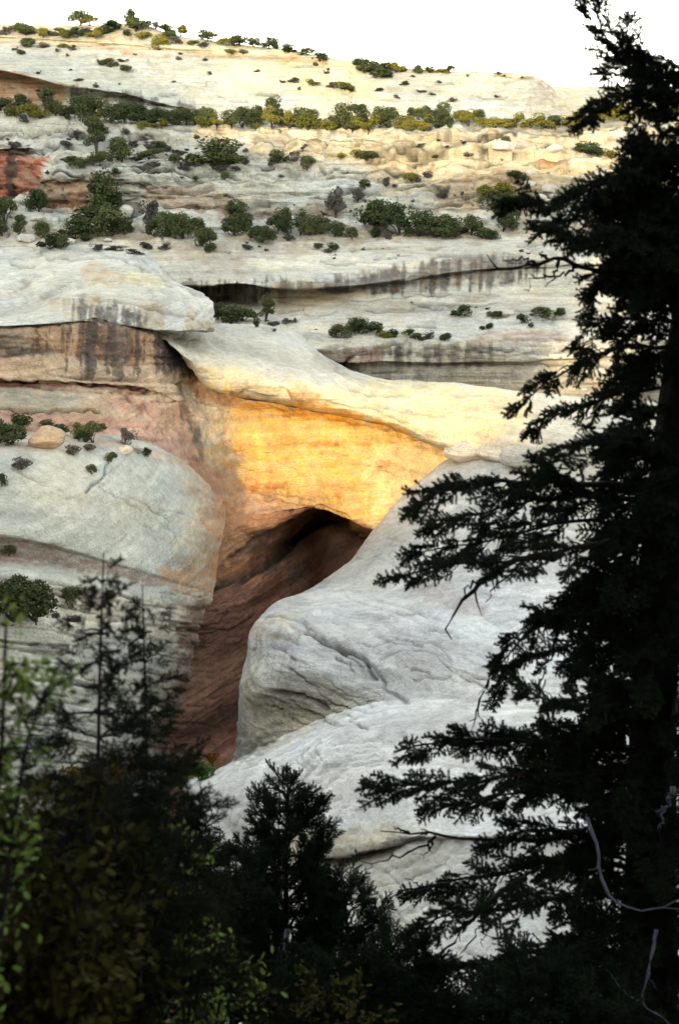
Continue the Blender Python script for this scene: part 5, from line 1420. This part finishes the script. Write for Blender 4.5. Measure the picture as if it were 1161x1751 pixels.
# --- the big fir on the right
D1 = 12.0
fir = tree_root("fir_tree", None, "tall black silhouetted fir filling the right edge, its boughs reaching left across the view", "fir tree")
TR = [(1100, 2250), (1104, 1900), (1110, 1500), (1122, 1100), (1146, 800), (1184, 500), (1212, 250), (1232, 50), (1250, -300), (1262, -700)]
tr = pp(TR, D1)
trunk_pts = resample(tr, 40)
v, f_ = tube(trunk_pts, np.interp(np.linspace(0, 1, 40), [0, 0.35, 0.6, 0.8, 1], [0.36, 0.24, 0.17, 0.11, 0.02]), 14)
v = v + 0.02 * rand_dirs(len(v), np.random.default_rng(1))
mesh_object("trunk", v, f_, 4, M_BARK, fir, True)
rf = np.random.default_rng(4)


def limb(pts, rad=0.035, dens=11, start=0.2, reach=0.45, spray=1.0, droop=0.25, fan=1.0):
    tx = float(np.interp(pts[0][1], [q_[1] for q_ in TR][::-1], [q_[0] for q_ in TR][::-1]))
    pts = [(tx, pts[0][1])] + [(q_[0] + 22 * (i_ + 1) / (len(pts) - 1),) + tuple(q_[1:]) for i_, q_ in enumerate(pts[1:])]
    bough(fir, pp(pts, D1), rad * 0.75, FIR_SPRAYS, rf, dens * 2.1, start, reach, droop, spray, fan=fan)


limb([(1135, 160), (1075, 120, -.1), (1020, 60, -.2), (985, 5, -.3)], 0.022, 22, 0.05, 0.42, 0.7, -0.1)
limb([(1136, 140), (1090, 130, .2), (1045, 90, .3), (1050, 45, .4)], 0.02, 20, 0.05, 0.4, 0.7, 0)
limb([(1136, 190), (1080, 165, -.4), (1020, 175, -.6), (975, 205, -.7)], 0.022, 22, 0.1, 0.35, 0.75)
limb([(1136, 230), (1170, 215, -.4), (1110, 175, -.6), (1075, 130, -.7)], 0.02, 14, 0.3, 0.3, 0.7, 0)
limb([(1134, 330), (1150, 300, .4), (1090, 285, .5), (1065, 255, .5)], 0.02, 14, 0.2, 0.3, 0.7)
limb([(1132, 330), (1080, 285, -.3), (1010, 320, -.5), (930, 345, -.6), (862, 345, -.6)], 0.035, 16, 0.22, 0.42, 0.85)
limb([(1130, 380), (1060, 350, .3), (980, 375, .5), (905, 385, .7)], 0.03, 16, 0.15, 0.42, 0.85)
limb([(1128, 430), (1060, 400, -.6), (990, 410, -.9), (930, 400, -1.0)], 0.03, 16, 0.1, 0.42, 0.85)
limb([(1126, 480), (1060, 450, .2), (1005, 480, .3), (985, 520, .3)], 0.03, 16, 0.1, 0.40, 0.85)
limb([(1124, 560), (1070, 545, -.2), (1010, 560, -.3), (975, 575, -.3)], 0.026, 8, 0.3, 0.35, 0.8)
limb([(1122, 600), (1060, 590, -.3), (990, 620, -.5), (925, 650, -.6), (872, 690, -.6)], 0.03, 13, 0.25, 0.36, 0.8)
limb([(1122, 660), (1060, 670, .3), (1000, 690, .6), (940, 700, .7), (890, 735, .8)], 0.03, 12, 0.2, 0.36, 0.8)
limb([(1118, 740), (1060, 740, -.5), (990, 755, -.9), (930, 770, -1)], 0.03, 14, 0.1, 0.4, 0.85)
limb([(1114, 835), (1040, 830, -.2), (940, 825, -.5), (840, 825, -.6), (740, 840, -.6), (695, 862, -.6)], 0.05, 14, 0.3, 0.45, 0.95)
limb([(1114, 860), (1000, 850, .4), (900, 860, .6), (800, 880, .7), (720, 900, .7)], 0.035, 15, 0.25, 0.42, 0.9)
limb([(1112, 925), (1030, 925, -.6), (930, 945, -1), (860, 960, -1.1), (770, 960, -1.2), (665, 985, -1.2)], 0.04, 12, 0.4, 0.40, 0.9)
limb([(1110, 920), (1000, 890, .1), (880, 910, .2), (790, 930, .2), (690, 945, .2)], 0.03, 13, 0.35, 0.42, 0.9)
limb([(1110, 1060), (1010, 1050, -.3), (930, 1050, -.5), (880, 1085, -.5), (838, 1130, -.5)], 0.04, 13, 0.25, 0.40, 0.9)
limb([(1110, 1090), (1020, 1090, .5), (940, 1110, .8), (860, 1140, .9), (830, 1190, .9)], 0.035, 12, 0.2, 0.40, 0.9)
limb([(1110, 1010), (1040, 1000, .6), (980, 1020, .9), (920, 1050, 1)], 0.03, 12, 0.1, 0.40, 0.9)
limb([(1110, 1190), (1020, 1190, -.6), (940, 1200, -.9), (880, 1180, -1)], 0.035, 13, 0.15, 0.42, 0.9)
limb([(1110, 1290), (1000, 1270, -.3), (880, 1270, -.5), (780, 1265, -.6), (690, 1275, -.6)], 0.045, 15, 0.2, 0.42, 0.95)
limb([(1110, 1330), (980, 1320, -.6), (850, 1330, -1), (730, 1340, -1.1), (625, 1345, -1.2)], 0.045, 15, 0.2, 0.42, 0.95)
limb([(1110, 1350), (1000, 1340, .5), (900, 1350, .8), (800, 1370, 1), (720, 1380, 1)], 0.035, 14, 0.15, 0.42, 0.95)
limb([(1110, 1260), (1000, 1240, .6), (900, 1250, 1), (830, 1270, 1.1)], 0.035, 14, 0.1, 0.42, 0.95)
limb([(1110, 1440), (1000, 1430, -.4), (900, 1420, -.6), (820, 1440, -.7)], 0.04, 13, 0.15, 0.42, 0.95)
limb([(1110, 1490), (980, 1470, .3), (860, 1490, .5), (760, 1505, .6), (690, 1525, .6)], 0.04, 14, 0.2, 0.42, 0.95)
limb([(1110, 1540), (980, 1530, -.6), (860, 1550, -1), (760, 1560, -1.1), (690, 1590, -1.2)], 0.04, 12, 0.25, 0.42, 0.95)
limb([(1110, 1640), (980, 1620, .2), (860, 1640, .4), (760, 1650, .5), (660, 1690, .6)], 0.04, 13, 0.15, 0.45, 1.0)
limb([(1110, 1720), (980, 1690, -.6), (860, 1700, -.9), (760, 1720, -1), (640, 1740, -1)], 0.04, 13, 0.1, 0.45, 1.0)
limb([(1110, 1790), (980, 1760, .2), (850, 1770, .3), (700, 1790, .4), (600, 1800, .4)], 0.04, 13, 0.1, 0.5, 1.0)
# boughs to the back, front and right round the trunk
k = 0
ys = list(np.arange(270, 510, 11)) + list(np.arange(540, 740, 52)) + list(np.arange(740, 1010, 15)) + list(np.arange(1010, 1810, 15))
for y in ys:
    k += 1
    a = k * 2.4
    ln = np.interp(y, [-80, 300, 520, 620, 900, 1800], [0.6, 1.1, 0.8, 0.75, 1.25, 1.5]) * rf.uniform(0.6, 1.15)
    dx, dy = math.cos(a), math.sin(a) * 0.8
    if y < 740:
        dx = -abs(dx)
    dx = max(dx, -0.8 if y < 520 else -0.55)
    i = int(np.argmin(np.abs(trunk_pts[:, 2] - P(1110, y, D1)[2])))
    b0 = trunk_pts[i]
    pts = [b0, b0 + ln * 0.5 * np.array([dx, dy, 0.02]), b0 + ln * np.array([dx, dy, -0.22])]
    bough(fir, pts, 0.020, FIR_SPRAYS, rf, 28, 0.08, 0.44, 0.3, 1.0)
for q, y in enumerate(list(np.arange(-640, 270, 40)) + list(np.arange(280, 760, 40))):      # the crown's side away from the view and its top
    ln = np.interp(y, [-660, 0, 800], [0.25, 0.75, 1.0]) * rf.uniform(0.8, 1.15)
    a = q * 2.1
    dx, dy = math.cos(a), math.sin(a)
    if y > -240:
        dx = abs(dx) * 0.9 + 0.1
    b0 = trunk_pts[int(np.argmin(np.abs(trunk_pts[:, 2] - P(1180, y, D1)[2])))]
    bough(fir, [b0, b0 + ln * 0.5 * np.array([dx, dy, 0.02]), b0 + ln * np.array([dx, dy, -0.18])], 0.018, FIR_SPRAYS, rf, 22, 0.08, 0.40, 0.25, 0.95)
# bare twigs
for paths, rad in [
    ([[(1110, 165, -.5), (1085, 215, -.6), (1062, 243, -.7)], [(1085, 215, -.6), (1070, 200, -.7)]], 0.016),
    ([[(1110, 470, -.2), (1040, 462, -.3), (985, 455, -.4), (955, 445, -.4), (920, 452, -.5), (870, 458, -.5), (828, 462, -.5)],
      [(955, 445, -.4), (945, 470, -.4), (915, 478, -.5), (895, 495, -.5)], [(985, 457, -.4), (950, 475, -.4), (930, 490, -.4)], [(920, 452, -.5), (890, 442, -.5), (860, 446, -.5)],
      [(935, 447, -.4), (925, 430, -.4)]], 0.03),
    ([[(960, 945, -1), (880, 960, -1.1), (820, 1000, -1.1), (780, 1040, -1.1), (765, 1075, -1.1), (772, 1093, -1.1)], [(840, 985, -1.1), (800, 1005, -1.1), (790, 1030, -1.1)],
      [(900, 955, -1), (850, 1000, -1.1), (830, 1030, -1.1)]], 0.035),
    ([[(1000, 1420, -.5), (900, 1440, -.6), (820, 1436, -.6), (740, 1428, -.6), (650, 1421, -.6)], [(745, 1430, -.6), (720, 1450, -.6), (680, 1462, -.6), (640, 1475, -.6), (614, 1496, -.6)],
      [(740, 1440, -.6), (722, 1470, -.6)], [(700, 1425, -.6), (670, 1412, -.6)]], 0.028),
    ([[(900, 1500, -.4), (840, 1540, -.5), (790, 1590, -.5), (745, 1645, -.5)], [(850, 1540, -.5), (810, 1600, -.5), (778, 1650, -.5)], [(820, 1560, -.5), (826, 1620, -.5)]], 0.032),
    ([[(860, 1110, -.3), (840, 1150, -.4), (822, 1200, -.4), (805, 1250, -.4)], [(880, 1100, -.3), (930, 1150, -.4), (905, 1200, -.4)]], 0.02),
    ([[(1060, 300, -.4), (1010, 330, -.5), (985, 350, -.5), (970, 385, -.5)], [(1020, 320, -.5), (985, 305, -.5)]], 0.018),
    ([[(770, 1510, -.6), (700, 1520, -.6), (660, 1540, -.6)], [(720, 1516, -.6), (690, 1500, -.6)]], 0.016),
]:
    bare(fir, [pp(q, D1) for q in paths], rad, M_BARK)
deadw = bare(None, [pp([(1003, 1398, -1.6), (1018, 1440, -1.7), (1028, 1500, -1.8), (1042, 1535, -1.9), (1070, 1553, -1.9), (1115, 1555, -1.9), (1175, 1532, -1.9)], D1)], 0.017, M_DEAD, "dead_branch")
deadw["label"], deadw["category"] = "pale bent dead branch curving in front of the fir's lower trunk", "dead branch"
dead2 = bare(None, [pp([(1122, 1590, -1.5), (1108, 1650, -1.6), (1098, 1715, -1.7), (1130, 1740, -1.7), (1150, 1760, -1.7)], D1), pp([(1098, 1715, -1.7), (1070, 1700, -1.7), (1040, 1660, -1.7)], D1)], 0.016, M_DEAD, "dead_branch")
dead2["label"], dead2["category"] = "pale upright dead branch low against the fir trunk, bottom right corner", "dead branch"
dead3 = bare(None, [pp([(1150, 1345, -1.5), (1138, 1380, -1.5), (1129, 1416, -1.5)], D1)], 0.024, M_DEAD, "dead_branch")
dead3["label"], dead3["category"] = "short pale dead stick on the right edge above the bent branch", "dead branch"


# --- upright small trees in front of the slickrock
def small_tree(name, label, cat, d, trunk, width, templates, leaf, bark, seed, n, rise=0.6, spray=0.7, droop=-0.2, rad=0.06, dens=12, group=None, y_low=None, reach=0.25, bias=1.0):
    r = np.random.default_rng(seed)
    e = tree_root(name, None, label, cat, group)
    tp = resample(pp(trunk, d), 24)
    v, f_ = tube(tp, np.linspace(rad, rad * 0.12, 24), 8)
    mesh_object("trunk", v, f_, 4, bark, e, True)
    m = d * 1.1 / FPX
    n, dens = int(n * 1.25), dens * 1.8
    for q in range(n):
        t = ((q + r.random()) / n) ** bias
        lo = 0.25 if y_low is None else y_low
        k = (lo + (0.98 - lo) * t) * 23
        i = int(k)
        b0 = tp[i]
        w = np.interp(t, [0, 1], [1, 0.12]) if not callable(width) else width(t)
        w = (w if callable(width) else w * width) * m * r.uniform(0.65, 1.1)
        a = q * 2.4 + r.uniform(-0.4, 0.4)
        h = np.array([math.cos(a), math.sin(a), 0])
        pts = [b0, b0 + h * w * 0.55 + np.array([0, 0, rise * w * 0.3]), b0 + h * w + np.array([0, 0, rise * w])]
        bough(e, pts, rad * 0.3, templates, r, dens * (1 if bias == 1 else np.interp(t, [0.45, 0.62], [1.0, 0.35])), 0.1, reach, droop, spray * (1 if bias == 1 else np.interp(t, [0.5, 0.8], [1.0, 0.62])), bark=bark, leaf=leaf)
    return e


small_tree("juniper_tree", "dark young juniper with a pointed crown before the white slickrock, bottom centre", "juniper", 15.0,
           [(452, 1900), (470, 1720), (488, 1600), (490, 1480), (492, 1335)], lambda t: np.interp(t, [0, 0.35, 0.6, 0.85, 1], [170, 120, 90, 60, 15]), JUN_SPRAYS, M_JNEAR, M_BARK, 5, 64, 0.9, 0.75, -0.4, 0.07, 12)
small_tree("juniper_tree", "narrow dark juniper left of the pointed one, against the slickrock's foot", "juniper", 17.0,
           [(345, 1900), (342, 1700), (338, 1550), (336, 1385)], lambda t: np.interp(t, [0, 0.4, 0.8, 1], [80, 70, 40, 12]), JUN_SPRAYS, M_JNEAR, M_BARK, 6, 44, 0.9, 0.7, -0.4, 0.05, 12)
small_tree("juniper_tree", "short bushy juniper between the narrow and the pointed ones", "juniper", 14.0,
           [(400, 1900), (405, 1700), (408, 1560), (402, 1450)], lambda t: np.interp(t, [0, 0.5, 0.85, 1], [90, 70, 50, 15]), JUN_SPRAYS, M_JNEAR, M_BARK, 7, 40, 0.8, 0.7, -0.4, 0.05, 12)
small_tree("juniper_tree", "low dark juniper right of the pointed one, under the fir's boughs", "juniper", 14.5,
           [(590, 1950), (592, 1750), (595, 1620), (588, 1505)], lambda t: np.interp(t, [0, 0.5, 0.85, 1], [130, 90, 50, 15]), JUN_SPRAYS, M_JNEAR, M_BARK, 8, 46, 0.8, 0.75, -0.4, 0.06, 12)
small_tree("juniper_tree", "black juniper in the bottom right corner, in front of the fir's trunk base", "juniper", 10.0,
           [(930, 2100), (930, 1900), (925, 1780), (920, 1660)], lambda t: np.interp(t, [0, 0.5, 0.85, 1], [230, 170, 90, 20]), JUN_SPRAYS, M_JNEAR, M_BARK, 19, 50, 0.6, 0.8, -0.3, 0.06, 12)
small_tree("juniper_tree", "black juniper at the bottom edge between the pale stem and the fir", "juniper", 11.0,
           [(690, 2050), (690, 1850), (685, 1720), (680, 1620)], lambda t: np.interp(t, [0, 0.5, 0.85, 1], [170, 120, 70, 20]), JUN_SPRAYS, M_JNEAR, M_BARK, 9, 46, 0.7, 0.8, -0.3, 0.06, 12)
for q, (x_, y_, w_, d_, lb) in enumerate([(30, 1400, 190, 9.5, "black juniper behind the oak brush in the far left corner"), (150, 1360, 170, 11.0, "black juniper behind the oak brush, under the blurred pines"),
                                           (540, 1640, 150, 12.5, "black juniper at the bottom edge right of the pale stem")]):
    small_tree("juniper_tree", lb, "juniper", d_, [(x_ - 10, 2150), (x_, 1900), (x_, 1700), (x_ + 4, y_)],
               (lambda w_: (lambda t: np.interp(t, [0, 0.5, 0.85, 1], [w_, w_ * 0.8, w_ * 0.5, 20])))(w_), JUN_SPRAYS, M_JNEAR, M_BARK, 60 + q, 46, 0.7, 0.8, -0.3, 0.06, 11)
stem = bare(None, [pp([(492, 1590), (488, 1650), (474, 1700), (462, 1760), (455, 1850)], 13.2)], 0.03, M_DEAD, "dead_tree")
stem["label"], stem["category"] = "thin pale leaning dead stem below the pointed juniper at the bottom edge", "dead tree"

# --- out-of-focus pine sapling, left
small_tree("pine_tree", "blurred dark young pine with a thin bare top, nearest on the left", "pine tree", 7.0,
           [(158, 1900), (163, 1600), (168, 1330), (172, 1120), (178, 945)],
           lambda t: np.interp(t, [0, 0.25, 0.42, 0.60, 0.72, 0.85, 1], [230, 200, 150, 110, 70, 45, 14]), PINE_SPRAYS, M_PINE, M_BARK, 15, 66, 0.12, 0.72, -0.1, 0.026, 11, None, 0.30, 0.22, 1.35)
small_tree("pine_tree", "second blurred young pine leaning behind the nearest one, in front of the dark lower cliff", "pine tree", 8.5,
           [(262, 1900), (260, 1600), (252, 1350), (248, 1150), (244, 1000)],
           lambda t: np.interp(t, [0, 0.3, 0.55, 0.75, 1], [170, 140, 110, 40, 12]), PINE_SPRAYS, M_PINE, M_BARK, 16, 60, 0.15, 0.72, -0.1, 0.024, 11, None, 0.30, 0.22, 1.45)


# --- leafy oak brush, bottom left
def leaf_template(n=1):
    return np.array([[0, 0, 0], [0.35, 0.22, 0.02], [0.75, 0.24, 0.0], [1, 0, -0.05], [0.72, -0.24, 0.0], [0.35, -0.20, 0.02]])


def leaves(pts, dirs, size, r):
    n = len(pts)
    T = leaf_template()
    x = dirs / (np.linalg.norm(dirs, axis=1, keepdims=True) + 1e-9)
    u = np.array([0, 0, 1.0]) + r.normal(size=(n, 3)) * 0.6
    y = np.cross(u, x)
    y /= np.linalg.norm(y, axis=1, keepdims=True) + 1e-9
    z = np.cross(x, y)
    s = (size * r.uniform(0.6, 1.2, n))[:, None, None]
    v = pts[:, None] + s * (T[None, :, 0:1] * x[:, None] + T[None, :, 1:2] * y[:, None] + T[None, :, 2:3] * z[:, None])
    i = np.arange(6 * n).reshape(n, 6)
    f_ = np.concatenate([i[:, [0, 1, 4, 5]], i[:, [1, 2, 3, 4]]])
    return v.reshape(-1, 3), f_


def oak(label, d, stems, leaf, seed, n_leaf, size=0.055, spread=0.35, group="oak brush at bottom left"):
    r = np.random.default_rng(seed)
    e = tree_root("oak_brush", None, label, "oak brush", group)
    for st in stems:
        pth = resample(pp(st, d), 16)
        wood = [tube(pth, np.linspace(0.022, 0.004, 16), 6)]
        L, D_ = [], []
        for q in range(14):
            t = r.uniform(0.3, 1.0)
            i = min(int(t * 15), 14)
            h = rand_dirs(1, r)[0] + np.array([0, 0, 0.5])
            h /= np.linalg.norm(h)
            e2 = pth[i] + h * spread * r.uniform(0.4, 1.1)
            tw = np.stack([pth[i], (pth[i] + e2) / 2 + np.array([0, 0, 0.02]), e2])
            wood.append(tube(tw, [0.008, 0.005, 0.003], 4))
            for w in range(int(n_leaf)):
                s = r.uniform(0.25, 1.05)
                L.append(pth[i] + (e2 - pth[i]) * s + r.normal(size=3) * 0.035)
                D_.append(h + rand_dirs(1, r)[0] * 1.1)
        v, f_ = merge(wood)
        b = mesh_object("stem", v, f_, 4, M_BARK, e, True)
        v, f_ = leaves(np.array(L), np.array(D_), size, r)
        mesh_object("foliage", v, f_, 4, leaf, b)
    return e


oak("leafy green oak sprig at the left picture edge, leaves tinted bright as if lit", 4.6,
    [[(-60, 1900), (-20, 1500), (5, 1250), (10, 1075)], [(-40, 1900), (20, 1450), (50, 1260), (95, 1150)], [(-80, 1800), (-30, 1400), (-10, 1150)]], M_SPRIG, 31, 20, 0.045, 0.20)
oak("dark oak brush filling the bottom left corner", 5.2,
    [[(x0, 2050), (x0 + 10, 1750), (x1, y1)] for x0, x1, y1 in [(-40, -20, 1330), (0, 20, 1380), (40, 60, 1400), (90, 90, 1420), (10, 40, 1500), (60, 80, 1560), (120, 130, 1500), (150, 170, 1560), (30, 10, 1620), (100, 110, 1640)]], M_LEAF_OLIVE, 32, 34, 0.06, 0.34)
oak("olive-green oak brush under the blurred pines", 6.4,
    [[(x0, 2050), (x0 + 10, 1750), (x1, y1)] for x0, x1, y1 in [(150, 150, 1400), (190, 200, 1430), (230, 240, 1450), (100, 110, 1380), (160, 180, 1620)]], M_LEAF_OLIVE, 33, 32, 0.065, 0.42)
oak("green-leaved oak brush left of the narrow juniper, white rock behind its gaps", 7.5,
    [[(260, 2000), (270, 1700), (300, 1500), (318, 1360)], [(240, 2000), (255, 1700), (262, 1420)], [(300, 2000), (320, 1750), (360, 1570)], [(330, 2000), (370, 1750), (400, 1590)]], M_SPRIG, 34, 20, 0.048, 0.32)
oak("yellowish oak brush at the foot of the pale dead stem", 9.5,
    [[(x0, 2050), (x0, 1850), (x1, y1)] for x0, x1, y1 in [(360, 370, 1690), (420, 420, 1680), (480, 500, 1660), (540, 560, 1680), (590, 600, 1700), (240, 240, 1680)]], M_LEAF_OLIVE, 35, 30, 0.065, 0.45)
